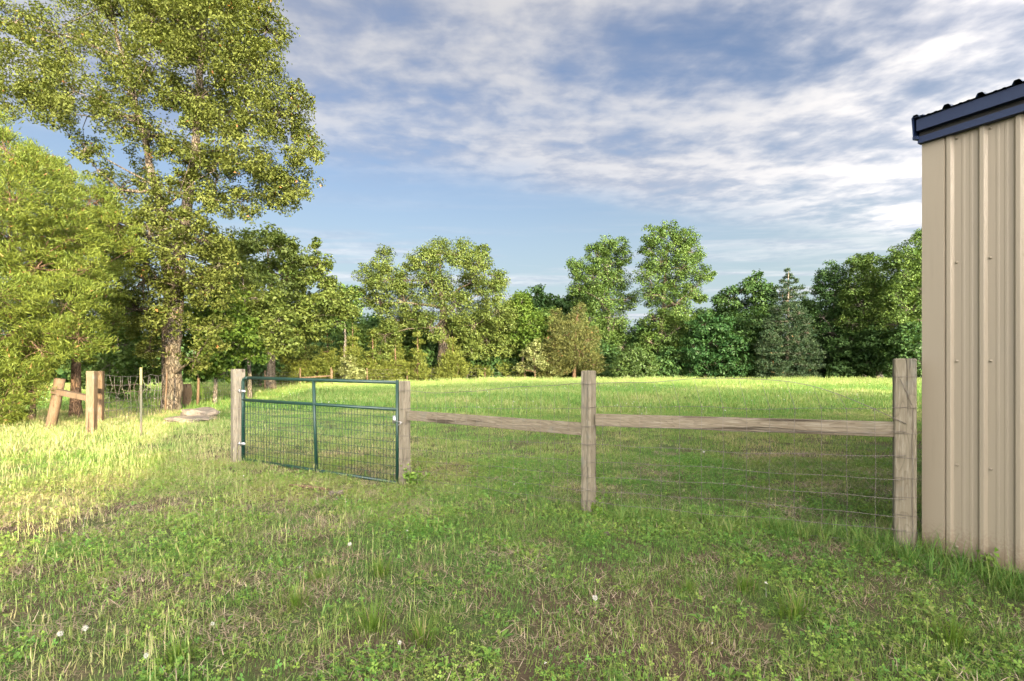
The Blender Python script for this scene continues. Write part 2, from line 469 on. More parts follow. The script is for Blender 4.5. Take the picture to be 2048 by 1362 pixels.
# ------------------------------------------------------------------ ground
CP = np.array([  # x, y, z control points relative to the camera
    (2.9, 3.86, -1.31), (0.74, 5.07, -1.40), (-1.42, 6.85, -1.55), (-2.7, 7.3, -1.47), (-4.07, 7.8, -1.39),
    (0, 2.2, -1.30), (3, 1, -1.30), (-2.5, 3.5, -1.33), (-4.5, 4.0, -1.34), (-3.0, 6.0, -1.38), (0, 0, -1.30), (0, -12, -1.3), (15, -10, -1.3),
    (-8, 0, -1.33), (-8.5, 10.6, -1.38), (-10, 11.3, -1.38), (-10.9, 16.9, -1.40), (-7, 14, -1.42), (0, 11, -1.55), (6, 9, -1.5),
    (0, 18, -1.50), (8, 17, -1.42), (-8, 24, -1.48), (0, 27, -1.28), (10, 25, -1.22), (20, 24, -1.25), (-10, 34, -1.28), (0, 36, -1.02), (10, 36, -1.0),
    (22, 35, -1.0), (-18, 30, -1.4), (-20, 18, -1.4), (-30, 35, -1.4), (0, 45, -1.25), (20, 46, -1.25), (-20, 46, -1.4), (0, 60, -2.0), (40, 50, -1.6),
    (-40, 60, -2), (12, 6, -1.35), (3.25, 3.45, -1.385), (3.7, 2.7, -1.41), (25, 8, -1.35), (40, 25, -1.3), (60, 0, -1.3), (-60, 0, -1.5), (0, -60, -1.4), (0, 120, -2.2), (0, 300, -2.5)])
def z_raw(x, y):
    x = np.asarray(x, float); y = np.asarray(y, float)
    num = 0; den = 0
    for cx, cy, cz in CP:
        w = 1.0 / ((x - cx) ** 2 + (y - cy) ** 2 + 0.35) ** 1.6
        num = num + w * cz; den = den + w
    z = num / den
    z = z + (fbm(x * 0.9 + 5, y * 0.9, 3) - 0.5) * 0.07 + (fbm(x * 4.3, y * 4.3 + 9, 2) - 0.5) * 0.03
    return z
def axis(lim, s0, g):
    a = [0.0]; s = s0
    while a[-1] < lim:
        a.append(a[-1] + s)
        if a[-1] > 7: s *= g
    return np.array(a)
xa = axis(420, 0.14, 1.05); GX = np.concatenate([-xa[:0:-1], xa])
ya = axis(500, 0.14, 1.035); yb = axis(120, 0.6, 1.25); GY = np.concatenate([-yb[:0:-1], ya])
XX, YY = np.meshgrid(GX, GY)
ZZ = z_raw(XX, YY)
def gz(x, y):
    x = np.asarray(x, float); y = np.asarray(y, float)
    i = np.clip(np.searchsorted(GX, x) - 1, 0, len(GX) - 2); j = np.clip(np.searchsorted(GY, y) - 1, 0, len(GY) - 2)
    fx = (x - GX[i]) / (GX[i + 1] - GX[i]); fy = (y - GY[j]) / (GY[j + 1] - GY[j])
    return (ZZ[j, i] * (1 - fx) + ZZ[j, i + 1] * fx) * (1 - fy) + (ZZ[j + 1, i] * (1 - fx) + ZZ[j + 1, i + 1] * fx) * fy
def gzf(x, y): return float(gz(x, y))
nx, ny = len(GX), len(GY)
ids = np.arange(nx * ny).reshape(ny, nx)
quads = np.stack([ids[:-1, :-1], ids[:-1, 1:], ids[1:, 1:], ids[1:, :-1]], -1).reshape(-1, 4)
me = bpy.data.meshes.new('ground')
me.vertices.add(nx * ny); me.vertices.foreach_set('co', np.stack([XX, YY, ZZ], -1).astype(np.float32).ravel())
me.loops.add(quads.size); me.loops.foreach_set('vertex_index', quads.astype(np.int32).ravel())
me.polygons.add(len(quads)); me.polygons.foreach_set('loop_start', np.arange(0, quads.size, 4, dtype=np.int32))
me.update(calc_edges=True)
me.polygons.foreach_set('use_smooth', np.ones(len(quads), bool))
me.materials.append(ground_mat())
ground = link('ground', me); ground['kind'] = 'structure'

# ------------------------------------------------------------------ tan steel shed at the right
def ribbed_profile(L, n, major=0.02, minor=0.0015):
    """(s, depth) outline of a wall sheet with n major ribs, and two minor ribs between"""
    pitch = L / n; pts = []
    for k in range(n):
        s0 = k * pitch
        pts += [(s0, 0), (s0 + 0.012, major * 0.9), (s0 + 0.016, major), (s0 + 0.036, major), (s0 + 0.040, major * 0.9), (s0 + 0.054, 0)]
        for c in (0.40, 0.73):
            m = s0 + 0.054 + (pitch - 0.054) * (c - 0.1)
            pts += [(m, 0), (m + 0.005, minor), (m + 0.017, minor), (m + 0.022, 0)]
    pts.append((L, 0))
    return pts

def sheet(name, mat, parent, o, ds, dn, up, prof, thick=0.0):
    """extrude a profile: o origin, ds along, dn outward, up vector (height)"""
    mb = MB(); vs = []; fs = []
    for s, h in prof: vs.append(o + ds * s + dn * h)
    for s, h in prof: vs.append(o + ds * s + dn * h + up)
    n = len(prof)
    for i in range(n - 1): fs.append((i, i + 1, n + i + 1, n + i))
    mb.add(vs, fs)
    return mb.build(name, mat, parent)

SHD = Vector((3.075, 3.87, 0)); DW = Vector((0.52, -0.854, 0)).normalized(); DN = Vector((-DW.y, DW.x, 0)); DN = -DN if DN.x > 0 else DN
DB = -DN                                                        # into the shed
SH_T = 1.70; SH_B = -1.335
shed = empty('shed', (SHD.x, SHD.y, SH_B), 'tan ribbed steel shed with dark blue eave trim at the right edge', 'shed')
RIB0 = 0.100; PIT = 0.185
LW = 10.0; DEEP = 12.0
core = MB().box(SHD + DW * (LW / 2) + DB * (DEEP / 2) + Vector((0, 0, (SH_T + SH_B) / 2)), (LW - 0.1, DEEP - 0.1, SH_T - SH_B - 0.02), Matrix((DW, DB, Vector((0, 0, 1)))).transposed())
core.build('wall', M_TAN, shed)
npan = int((LW - RIB0) / (PIT * 4))
for k in range(npan):
    sheet('wall_panel', M_TAN, shed, SHD + DW * (RIB0 + k * PIT * 4) + DN * 0.012 + Vector((0, 0, SH_B)), DW, DN, Vector((0, 0, SH_T - SH_B)), ribbed_profile(PIT * 4, 4))
for k in range(int(DEEP / (PIT * 4))):
    sheet('wall_panel', M_TAN, shed, SHD + DB * (0.1 + k * PIT * 4) - DW * 0.012 + Vector((0, 0, SH_B)), DB, -DW, Vector((0, 0, SH_T - SH_B + 0.0)), ribbed_profile(PIT * 4, 4))
# corner trim: a folded strip around the corner
ct = MB()
o0 = SHD + Vector((0, 0, SH_B - 0.004)); upv = Vector((0, 0, SH_T - SH_B + 0.004))
prof = [(-DW * 0.022 + DB * 0.10), (-DW * 0.034 + DB * 0.095), (-DW * 0.034 - DB * 0.030), (DW * 0.100 - DB * 0.030), (DW * 0.108 - DB * 0.014)]
ct.add([o0 + p for p in prof] + [o0 + p + upv for p in prof], [(i, i + 1, i + 6, i + 5) for i in range(4)])
ct.build('corner_trim', M_TAN, shed)
bt = MB().beam(o0 + DW * 0.0 + DN * 0.022 + Vector((0, 0, 0.004)), o0 + DW * LW + DN * 0.022 + Vector((0, 0, 0.004)), 0.05, 0.010)
bt.build('base_trim', M_TAN, shed)
# screws on the girts
scr = MB()
scr.tube([(0, 0, 0), (0, 0, 0.003)], 0.0105, 8); scr.tube([(0, 0, 0.003), (0, 0, 0.012)], [0.0068, 0.006], 6)
scr_me = scr.mesh('screw', M_TAN)
q = DN.to_track_quat('Z', 'Y')
for zrow in (-1.27, -0.69, 0.045, 0.745, 1.625):
    for k in range(8):
        o = bpy.data.objects.new('screw', scr_me); COL.objects.link(o); o.parent = shed
        o.matrix_parent_inverse = parent_matrix(shed).inverted()
        o.location = SHD + DW * (RIB0 + k * PIT + 0.068) + DN * 0.012 + Vector((0, 0, zrow)); o.rotation_mode = 'QUATERNION'; o.rotation_quaternion = q
# eave trim: two folded blue strips with a dark reveal, roof sheet ends above
za = SH_T
o1 = SHD + DW * -0.045
MB().beam(o1 + DN * 0.045 + Vector((0, 0, za - 0.055 + 0.030)), o1 + DW * (LW + 0.1) + DN * 0.045 + Vector((0, 0, za - 0.055 + 0.030)), 0.05, 0.048).build('lower_trim', M_BLUE, shed)
MB().beam(o1 + DN * 0.03 + Vector((0, 0, za + 0.022)), o1 + DW * (LW + 0.1) + DN * 0.03 + Vector((0, 0, za + 0.022)), 0.02, 0.034).build('shadow_reveal', M_DARK, shed)
MB().beam(o1 + DN * 0.055 + Vector((0, 0, za + 0.080)), o1 + DW * (LW + 0.1) + DN * 0.055 + Vector((0, 0, za + 0.080)), 0.07, 0.084).build('eave_fascia', M_BLUE, shed)
slope = math.tan(math.radians(9.5))
rup = (DB + Vector((0, 0, slope))).normalized(); rn = (-DB * slope + Vector((0, 0, 1))).normalized()
for k in range(14):
    sheet('roof_panel', M_BLUE_D, shed, SHD + DW * (-0.07 + k * PIT * 4) + DN * 0.11 + Vector((0, 0, za + 0.128)), DW, rn, rup * 6.35, ribbed_profile(PIT * 4, 4, 0.024, 0.003))
rup2 = (DB - Vector((0, 0, slope))).normalized(); rn2 = (DB * slope + Vector((0, 0, 1))).normalized()
rid = SHD + DN * 0.11 + Vector((0, 0, za + 0.128)) + rup * 6.35
for k in range(14):
    sheet('roof_panel', M_BLUE_D, shed, rid + DW * (-0.07 + k * PIT * 4), DW, rn2, rup2 * 6.35, ribbed_profile(PIT * 4, 4, 0.024, 0.003))
# gable infill and rake trim (the folded trim end that sticks out at the corner)
g = MB(); gv = [SHD + DB * 0.0, SHD + DB * DEEP, SHD + DB * DEEP / 2]
gv = [gv[0] + Vector((0, 0, SH_T)), gv[1] + Vector((0, 0, SH_T)), gv[2] + Vector((0, 0, SH_T + slope * DEEP / 2 + 0.1))]
g.add([p - DW * 0.01 for p in gv] + [p + DW * LW for p in gv], [(0, 2, 1), (3, 4, 5)])
g.build('gable', M_TAN, shed)
for sgn in (0, 1):
    a = SHD + DN * 0.098 + Vector((0, 0, za + 0.066)) - DW * 0.066; b = a + rup * 6.35
    if sgn: a, b = b, b + rup2 * 6.35
    rk = MB(); rk.beam(a, b, 0.006, 0.145)
    rk.beam(a + DW * 0.03 + Vector((0, 0, 0.0745)), b + DW * 0.03 + Vector((0, 0, 0.0745)), 0.07, 0.006)
    rk.beam(a + DW * 0.014 - Vector((0, 0, 0.078)), b + DW * 0.014 - Vector((0, 0, 0.078)), 0.030, 0.022)
    rk.build('rake_trim', M_BLUE, shed)

# ------------------------------------------------------------------ hip-roofed house behind the camera (casts the long evening shade)
US = Vector((0.9165, 0.4, 0)); UV = Vector((-0.4, 0.9165, 0))
def hp(s, v, z): return US * s + UV * v + Vector((0, 0, z))
house = empty('house', hp(10, -13, -1.35), 'long hip roofed house standing behind the viewpoint', 'house')
M_WALLH = metal_paint('house_siding', (0.5, 0.47, 0.4), 0.7, 0, 0.1)
M_SHIN = metal_paint('roof_shingle', (0.09, 0.08, 0.075), 0.9, 0, 0.3, (0.05, 0.05, 0.05))
s0, s1, v0, v1, ze, zr = -2.1, 24.5, -17.5, -9.5, 2.5, 5.25
hb = MB(); m = 0.5
hv = [hp(a, b, z) for z in (-1.5, ze - 0.05) for a, b in ((s0 + m, v0 + m), (s1 - m, v0 + m), (s1 - m, v1 - m), (s0 + m, v1 - m))]
hb.add(hv, [(0, 1, 5, 4), (1, 2, 6, 5), (2, 3, 7, 6), (3, 0, 4, 7)]); hb.build('wall', M_WALLH, house)
rb = MB(); vc = (v0 + v1) / 2
rv = [hp(s0, v0, ze), hp(s1, v0, ze), hp(s1, v1, ze), hp(s0, v1, ze), hp(s0 + 3.6, vc, zr), hp(s1 - 6.5, vc, zr)]
rb.add(rv, [(0, 1, 5, 4), (1, 2, 5), (2, 3, 4, 5), (3, 0, 4), (3, 2, 1, 0)]); rb.build('roof', M_SHIN, house)
for k in range(6):
    w = MB(); sc_ = s0 + 3 + k * 4
    w.add([hp(sc_, v1 - m + 0.03, -0.2), hp(sc_ + 1.2, v1 - m + 0.03, -0.2), hp(sc_ + 1.2, v1 - m + 0.03, 1.2), hp(sc_, v1 - m + 0.03, 1.2)], [(0, 1, 2, 3)])
    w.build('window', M_DARK, house)

# ------------------------------------------------------------------ timber and wire fence
def post(mb, x, y, ztop, w, ang, sink=0.12, bev=0.008):
    zb = gzf(x, y) - sink
    M = Matrix.Rotation(math.radians(ang + 90), 3, 'Z')
    mb.box((x, y, (ztop + zb) / 2), (w, w, ztop - zb), M, bev)
PL, PG, PM, PR = (-4.07, 7.8), (-1.40, 6.85), (0.74, 5.07), (2.885, 3.86)

gp = MB(); post(gp, 0, 0, 0, .1, 0) if False else None
def post_obj(name, xy, ztop, w, ang, parent=None, mat=M_POST):
    zb = gzf(*xy) - 0.12
    mb = MB().box((0, 0, (ztop - zb) / 2), (w, w, ztop - zb), None, 0.008)
    o = bpy.data.objects.new(name, mb.mesh(name, mat)); COL.objects.link(o)
    o.location = (xy[0], xy[1], zb); o.rotation_euler = (0, 0, math.radians(ang + 90))
    if parent is not None:
        o.parent = parent; o.matrix_parent_inverse = parent_matrix(parent).inverted()
    return o

gpost = empty('gate_post', (PL[0], PL[1], gzf(*PL)), 'thick timber gate post, lit at its top, wire stapled round it', 'post')
post_obj('post', PL, -0.022, 0.165, -50, gpost)
for k in range(8):
    z = -0.34 - k * 0.13; a = math.radians(-50 + 90); h = 0.086
    cs = [(-h, -h), (h, -h), (h, h), (-h, h), (-h, -h)]
    MB().tube([(PL[0] + cx * math.cos(a) - cy * math.sin(a), PL[1] + cx * math.sin(a) + cy * math.cos(a), z) for cx, cy in cs], 0.002, 4).build('wire', M_WIRE, gpost)

fence = empty('timber_fence', (PM[0], PM[1], gzf(*PM)), 'weathered timber fence of three square posts with two rails and woven wire', 'fence')
post_obj('post', PG, -0.176, 0.112, -129, fence)
post_obj('post', PM, -0.030, 0.108, -133, fence)
post_obj('post', PR, 0.066, 0.132, -121, fence)

def rail_obj(a, b, w, h):
    a = Vector(a); b = Vector(b); d = b - a
    mb = MB().box((0, 0, 0), (d.length, w, h), None, 0.004)
    o = bpy.data.objects.new('rail', mb.mesh('rail', M_RAIL)); COL.objects.link(o)
    x = d.normalized(); y = Vector((0, 0, 1)).cross(x).normalized(); z = x.cross(y)
    o.location = (a + b) / 2; o.rotation_euler = Matrix((x, y, z)).transposed().to_euler()
    o.parent = fence; o.matrix_parent_inverse = parent_matrix(fence).inverted()
    return o
ca = math.radians(-133); cn = Vector((math.cos(ca), math.sin(ca), 0)); ct_ = Vector((-cn.y, cn.x, 0)); cb = Vector((PM[0], PM[1], 0)) + cn * 0.0535 + ct_ * 0.018
ck = MB()
for za_, zb_, w_ in ((-0.19, -0.03, .002), (-0.50, -0.19, .006), (-0.95, -0.50, .004), (-1.33, -0.95, .006)):
    ck.beam(cb + Vector((0, 0, za_)), cb + ct_ * .004 + Vector((0, 0, zb_)), w_, .0025, up=cn)
ck.build('crack', M_DARK, fence)
rail_obj((PG[0] + 0.055, PG[1] - 0.060, -0.617), (PM[0] - 0.055, PM[1] + 0.020, -0.597), 0.045, 0.122)
rail_obj((PM[0] + 0.062, PM[1] - 0.05, -0.498), (PR[0] - 0.065, PR[1] + 0.01, -0.456), 0.045, 0.112)

OFFS = [1.24, 1.02, 0.835, 0.66, 0.506, 0.37, 0.24, 0.125, 0.03]
GPZ = {PG: -1.55, PM: -1.40, PR: -1.31}
def wire_bay(A, B, topf, shift, seed):
    rnd = random.Random(seed)
    A2 = Vector((A[0], A[1], 0)); B2 = Vector((B[0], B[1], 0)); d = (B2 - A2); L = d.length; d.normalize()
    nrm = Vector((-d.y, d.x, 0)); nrm = -nrm if nrm.y > 0 else nrm
    A2 += nrm * 0.085 ; B2 += nrm * 0.085
    ns = int(L / 0.165)
    ph = [rnd.uniform(0, 6.28) for _ in OFFS]
    def at(t, k, low=False):
        gz_ = GPZ[A] * (1 - t) + GPZ[B] * t
        z = gz_ + OFFS[k] + 0.010 * math.sin(7 * t + ph[k]) + 0.006 * math.sin(19 * t + ph[k])
        x = t
        if k == 0: z += topf(t)
        return A2.lerp(B2, x) + Vector((0, 0, z)) + nrm * (0.012 * math.sin(5 * t + ph[k]))
    for k in range(len(OFFS)):
        pts = [at(i / 24, k) for i in range(25)]
        if k == 0 and shift: pts = pts[:]
        MB().tube(pts, 0.0021 if k else 0.0032, 4).build('line_wire', M_WIRE, fence)
    for i in range(1, ns):
        t = i / ns + rnd.uniform(-.004, .004)
        pts = []
        for k in range(len(OFFS)):
            tt = t + (shift / L * -1 if k == 0 else rnd.uniform(-.002, .002))
            pts.append(at(tt, k))
        w = MB().tube(pts, 0.0016, 4)
        for p in pts[1:6:2]: w.tube([p + Vector((-.006, 0, -.004)), p + Vector((.006, 0, .004))], 0.0032, 4)
        w.build('stay_wire', M_WIRE, fence)
wire_bay(PG, PM, lambda t: -0.04 * math.sin(math.pi * min(1, t * 1.6)) ** 2 + 0.0, 0.0, 1)
wire_bay(PM, PR, lambda t: 0.0 if t < .25 else (0.0 + 0.03 * math.sin((t - .25) * 4) - max(0, t - .55) ** 2 * 1.7), 0.06, 2)
for Pp, w_, ang in ((PG, .112, -129), (PM, .108, -133), (PR, .132, -121)):      # wire wrapped round each post
    a = math.radians(ang + 90); h = w_ / 2 + 0.004
    cs = [(-h, -h), (h, -h), (h, h), (-h, h), (-h, -h)]
    for k, of in enumerate(OFFS):
        z = GPZ[Pp] + of
        if z > -0.07 and Pp is PR: continue
        MB().tube([(Pp[0] + cx * math.cos(a) - cy * math.sin(a), Pp[1] + cx * math.sin(a) + cy * math.cos(a), z + random.uniform(-.006, .006)) for cx, cy in cs], 0.0017, 4).build('wire', M_WIRE, fence)
# loose end of wire at the right post and a vertical stay on its face
fr = Vector((math.cos(math.radians(-121)), math.sin(math.radians(-121)), 0)); sd = Vector((-fr.y, fr.x, 0))
pr0 = Vector((PR[0], PR[1], 0)) + fr * 0.073
MB().tube([pr0 + sd * (0.04 + 0.004 * math.sin(i * 2.1)) + Vector((0, 0, -0.28 - i * 0.127)) for i in range(9)], 0.0015, 4).build('stay_wire', M_WIRE, fence)
MB().tube([pr0 - sd * 0.035 + Vector((0, 0, -0.08)), pr0 - sd * 0.0 + Vector((0, 0, -0.16)), pr0 + sd * 0.035 + Vector((0, 0, -0.27))], 0.0018, 4).build('stay_wire', M_WIRE, fence)

# ------------------------------------------------------------------ green tube gate
gate = empty('farm_gate', (-2.7, 7.3, -1.5), 'dark green tube gate with welded wire mesh hung between two timber posts', 'gate')
GA = Vector((-3.955, 7.72, 0)); GB = Vector((-1.50, 6.86, 0))
def gpnt(t, z): p = GA.lerp(GB, t); p.z = z; return p
lv = {'t': (-0.15, -0.195), 'm': (-0.475, -0.548), 'b': (-1.345, -1.505)}
def gl(k, t): return gpnt(t, lv[k][0] * (1 - t) + lv[k][1] * t)
r_ = 0.0235
L_ = [gl('t', 1.0), gl('t', 0.5), gl('t', 0.03), gl('t', 0.01) - Vector((0, 0, 0.008)), gl('t', 0) - Vector((0, 0, 0.035)), gl('m', 0), gl('b', 0) + Vector((0, 0, 0.03)), gl('b', 0.02)]
MB().tube(L_[:6] + L_[5:], r_, 12).build('stile', M_GREEN, gate) if False else None
MB().tube([gl('t', 0.035), gl('t', 0.5), gl('t', 1.0)], r_, 12).build('top_rail', M_GREEN, gate)
MB().tube([gl('t', 0.035), gl('t', 0.02) - Vector((0, 0, 0.004)), gl('t', 0.006) - Vector((0, 0, 0.02)), gl('t', 0) - Vector((0, 0, 0.055)), gl('m', 0), gl('b', 0)], r_, 12).build('stile', M_GREEN, gate)
MB().tube([gl('t', 1) + Vector((0, 0, 0.03)), gl('b', 1)], r_ * 0.9, 12).build('stile', M_GREEN, gate)
MB().tube([gl('m', 0), gl('m', 1)], r_ * 0.95, 12).build('middle_rail', M_GREEN, gate)
MB().tube([gl('b', 0), gl('b', .5), gl('b', 1)], r_ * 0.9, 12).build('bottom_rail', M_GREEN, gate)
MB().tube([gl('t', 0.487), gl('b', 0.505)], r_ * 0.95, 12).build('centre_brace', M_GREEN, gate)
GLn = (GB - GA).length; nv = int(GLn / 0.05)
gd = (GB - GA).normalized(); gn = Vector((-gd.y, gd.x, 0)); gn = -gn if gn.y > 0 else gn
for i in range(1, nv):
    t = i / nv
    MB().tube([gl('m', t) + gn * 0.012, gl('b', t) + gn * 0.012], 0.0034, 4).build('vertical_wire', M_GREEN, gate)
for k in range(1, 9):
    f = k / 9.0
    pts = [(gl('m', t).lerp(gl('b', t), f) + gn * 0.016 + Vector((0, 0, .004 * math.sin(9 * t + k)))) for t in np.linspace(0, 1, 9)]
    MB().tube(pts, 0.0034, 4).build('horizontal_wire', M_GREEN, gate)
for z, dx in ((-0.35, 0), (-1.12, 0.03)):
    h = MB(); c = gpnt(0, z)
    h.tube([c + Vector((-0.11, 0.03, 0)), c + Vector((-0.02, -0.03, 0)), c + Vector((0.06, -0.05, 0.004))], 0.009, 6)
    h.tube([c + Vector((0, 0, -0.02)), c + Vector((0, 0, 0.02))], 0.031, 10)
    h.tube([c + Vector((-0.035, -0.035, -0.02)), c + Vector((-0.035, -0.035, 0.03))], 0.009, 6)
    h.build('hinge', M_ZINC, gate)
lt = MB(); c = Vector((PG[0] - 0.045, PG[1] - 0.085, -0.70))
ch = [c + Vector((0.022 * math.sin(i * 1.4), 0, -0.012 * i)) for i in range(5)]
lt.tube([c + Vector((-0.06, 0.02, 0.01)), c + Vector((0, 0, 0)), c + Vector((0.03, -0.005, -0.012))], 0.006, 6); lt.tube(ch, 0.004, 5)
lt.tube([gpnt(0.985, -0.73), gpnt(0.985, -0.63)], 0.03, 8)
lt.build('latch_chain', M_ZINC, gate)

# ------------------------------------------------------------------ left: old posts, steel post, rocks
def lean_post(name, base, top, w, label, grp, round_=False, mat=M_OLD):
    base = Vector(base); top = Vector(top); base = base - (top - base).normalized() * 0.15
    mb = MB()
    if round_:
        n = 6; pts = [base.lerp(top, i / n) + Vector((random.uniform(-1, 1), random.uniform(-1, 1), 0)) * w * 0.05 for i in range(n + 1)]
        mb.tube(pts, [w / 2 * random.uniform(0.92, 1.06) for _ in pts], 9)
    else:
        mb.beam(base, top, w, w * 0.95, up=Vector((0.3, -1, 0)), bevel=0.008)
    o = mb.build(name, mat); tag(o, label, 'post', grp)
    return o
brace = empty('corner_brace', (-8.6, 10.7, gzf(-8.6, 10.7)), 'old corner fence brace of two posts joined by a rail beside the cedar', 'fence')
def gpt(px_, py_, d, dz=0.0):
    p = P(px_, py_, d); return p
def on_ground(px_, d, dz=0.0):
    x = (px_ - CX) / F * d; return Vector((x, d, gzf(x, d) + dz))
def beamp(parent, name, a, b, w, h, mat=M_OLD):
    return MB().beam(a, b, w, h, up=Vector((0.2, -1, 0.05)) if abs((Vector(b) - Vector(a)).normalized().z) > .7 else Vector((0, 0, 1)), bevel=0.006).build(name, mat, parent)
A0 = on_ground(183, 10.6, -.1); beamp(brace, 'post', A0, P(184, 742, 10.6), 0.145, 0.14)
B0 = on_ground(97, 11.3, -.1)
MB().tube([B0, B0.lerp(P(120, 757, 11.3), .5) + Vector((.01, 0, 0)), P(120, 757, 11.3)], [0.10, 0.095, 0.10], 10).build('post', M_OLD, brace)
beamp(brace, 'rail', P(108, 782, 11.2), P(178, 796, 10.6), 0.13, 0.11)
cp = lean_post('fence_post', on_ground(199, 13.2), P(200, 742, 13.2), 0.15, 'square old fence post behind the corner brace, wire tied to it', 'old fence posts at the left')
beamp(brace, 'rail', P(186, 783, 10.75), P(196, 781, 13.1), 0.10, 0.10)
lean_post('fence_post', on_ground(374, 18.5), P(374, 768, 18.5), 0.30, 'stout round stump post just right of the big oak trunk', 'old fence posts at the left', True)
tp = empty('steel_post', tuple(on_ground(282, 10.1)), 'slim steel fence post with pale tip standing in front of the oak', 'post')
a = on_ground(282, 10.1, -.1); b = P(282, 735, 10.1)
tb = MB(); tb.beam(a, a.lerp(b, .78), 0.042, 0.006, up=Vector((0, -1, 0))); tb.beam(a + Vector((0, .018, 0)), a.lerp(b, .78) + Vector((0, .018, 0)), 0.006, 0.034, up=Vector((0, -1, 0)))
for i in range(16): tb.box(a.lerp(b, .12 + i * .04) + Vector((0, -.006, 0)), (.018, .012, .012))
tb.build('shaft', M_RUST, tp)
tb = MB(); tb.beam(a.lerp(b, .78), b, 0.043, 0.007, up=Vector((0, -1, 0))); tb.beam(a.lerp(b, .78) + Vector((0, .018, 0)), b + Vector((0, .018, 0)), 0.007, 0.034, up=Vector((0, -1, 0)))
tb.build('tip', M_CREAM, tp)

def rock(name, c, size, label, seed, flat=1.0, cat='rock', grp=None, rz=0):
    rn = random.Random(seed); import bmesh
    bm = bmesh.new(); bmesh.ops.create_icosphere(bm, subdivisions=3, radius=1.0)
    for v in bm.verts:
        p = v.co.copy()
        k = 1 + 0.20 * math.sin(3.1 * p.x + seed) * math.cos(2.7 * p.y + seed * 2) + 0.10 * math.sin(7 * p.z + 5 * p.x + seed)
        p = p * k
        p.z = max(-0.75, min(0.55 + 0.12 * math.sin(4 * p.x + seed) , p.z))
        v.co = Vector((p.x * size[0], p.y * size[1], p.z * size[2])) + Vector((rn.uniform(-1, 1), rn.uniform(-1, 1), rn.uniform(-1, 1))) * min(size) * 0.05
    me = bpy.data.meshes.new(name); bm.to_mesh(me); bm.free(); me.materials.append(M_ROCK)
    o = bpy.data.objects.new(name, me); COL.objects.link(o); o.location = c; o.rotation_euler = (rn.uniform(-.05, .05), rn.uniform(-.05, .05), rz)
    tag(o, label, cat, grp)
    return o
p = on_ground(376, 13.2); rock('rock', p + Vector((0, 0, .09)), (0.55, 0.34, 0.12), 'long flat rock slab, the nearer of two below the oak', 3, rz=.1)
p = on_ground(400, 14.3); rock('rock', p + Vector((0, 0, .16)), (0.46, 0.36, 0.21), 'thick grey rock slab, the farther and higher of two below the oak', 8, rz=-.2)
p = on_ground(672, 5.95); rock('rock', p + Vector((0, 0, .03)), (0.085, 0.06, 0.035), 'small tan stone on bare soil right of the stick', 12)
p = on_ground(374, 3.35); rock('rock', p + Vector((0, 0, .01)), (0.028, 0.02, 0.016), 'tiny pink stone lying in the weeds at lower left', 15)
p = on_ground(296, 5.0); rock('rock', p + Vector((0, 0, .01)), (0.035, 0.025, 0.02), 'tiny pale stone in the grass left of the bare soil', 16)
p = on_ground(1213, 4.3); rock('rock', p + Vector((0, 0, .02)), (0.022, 0.02, 0.02), 'tiny pale stone in the grass below the middle post', 19)
sp_ = [P(x, y, 6.05) for x, y in ((578, 984), (595, 981), (617, 980.5), (640, 979.5), (658, 981))]
for q_ in sp_: q_.z = gzf(q_.x, q_.y) + 0.045
st = MB().tube(sp_, [0.008, 0.018, 0.020, 0.019, 0.014], 8).build('stick', M_OLD); tag(st, 'short bleached stick lying on bare soil in front of the gate', 'stick')

# old woven wire fence at the left woodland edge
def wire_run(name, pts, label, h=1.15, rows=6, step=0.3, cross=True, postn='post', posth=1.25, postw=0.07, tangle=0.0, seed=1, wr=0.004):
    rnd = random.Random(seed)
    e = empty(name, tuple(pts[0]), label, 'fence')
    for p_ in pts:
        n = 3; top = p_ + Vector((rnd.uniform(-.05, .05), rnd.uniform(-.05, .05), posth * rnd.uniform(.9, 1.05)))
        MB().tube([p_ - Vector((0, 0, .2)), p_.lerp(top, .5), top], [postw * .55, postw * .5, postw * .48], 7).build(postn, M_OLD, e)
    for a_, b_ in zip(pts[:-1], pts[1:]):
        n = max(2, int((b_ - a_).length / step)); ph = rnd.uniform(0, 6)
        def at(t, z):
            p_ = a_.lerp(b_, t); p_.z = gzf(p_.x, p_.y) + z - 0.05 * math.sin(math.pi * t) * (z / h); return p_
        for k in range(rows):
            z = 0.08 + (h - 0.08) * k / (rows - 1)
            MB().tube([at(i / 8, z) + Vector((0, 0, tangle * rnd.uniform(-.3, .3))) for i in range(9)], wr, 3).build('line_wire', M_WIRE, e)
        for i in range(1, n):
            t = i / n
            MB().tube([at(min(1, max(0, t + tangle * rnd.uniform(-.25, .25))), 0.08 + (h - .08) * k / 4) for k in range(5)], wr * .8, 3).build('stay_wire', M_WIRE, e)
    return e
wire_run('wire_fence', [on_ground(203, 13.3), on_ground(330, 15.5)], 'tangled rusty woven wire between the old post and the oak', 1.2, 6, 0.13, tangle=0.12, posth=1.2, postw=.05, seed=5, wr=.008)
wire_run('wire_fence', [on_ground(395, 18.6), on_ground(470, 24), on_ground(530, 29.5), on_ground(600, 33.5)], 'old wire fence running back from the oak along the cedars', 1.1, 6, 0.3, seed=6, posth=1.25, postw=.09, wr=.005)
wire_run('wire_fence', [on_ground(663, 37), on_ground(735, 38.5), on_ground(815, 40), on_ground(895, 41), on_ground(970, 41.5), on_ground(1050, 42)], 'distant wire fence on thin posts below the spreading oak', 1.15, 5, 0.6, seed=7, posth=1.3, postw=.10, wr=.006)
fb = empty('fence_brace', tuple(on_ground(663, 35.5)), 'distant fence brace, one rail to a post, seen through the gate', 'fence')
MB().tube([on_ground(663, 35.5, -.1), on_ground(663, 35.5, 1.15)], .08, 8).build('post', M_OLD, fb)
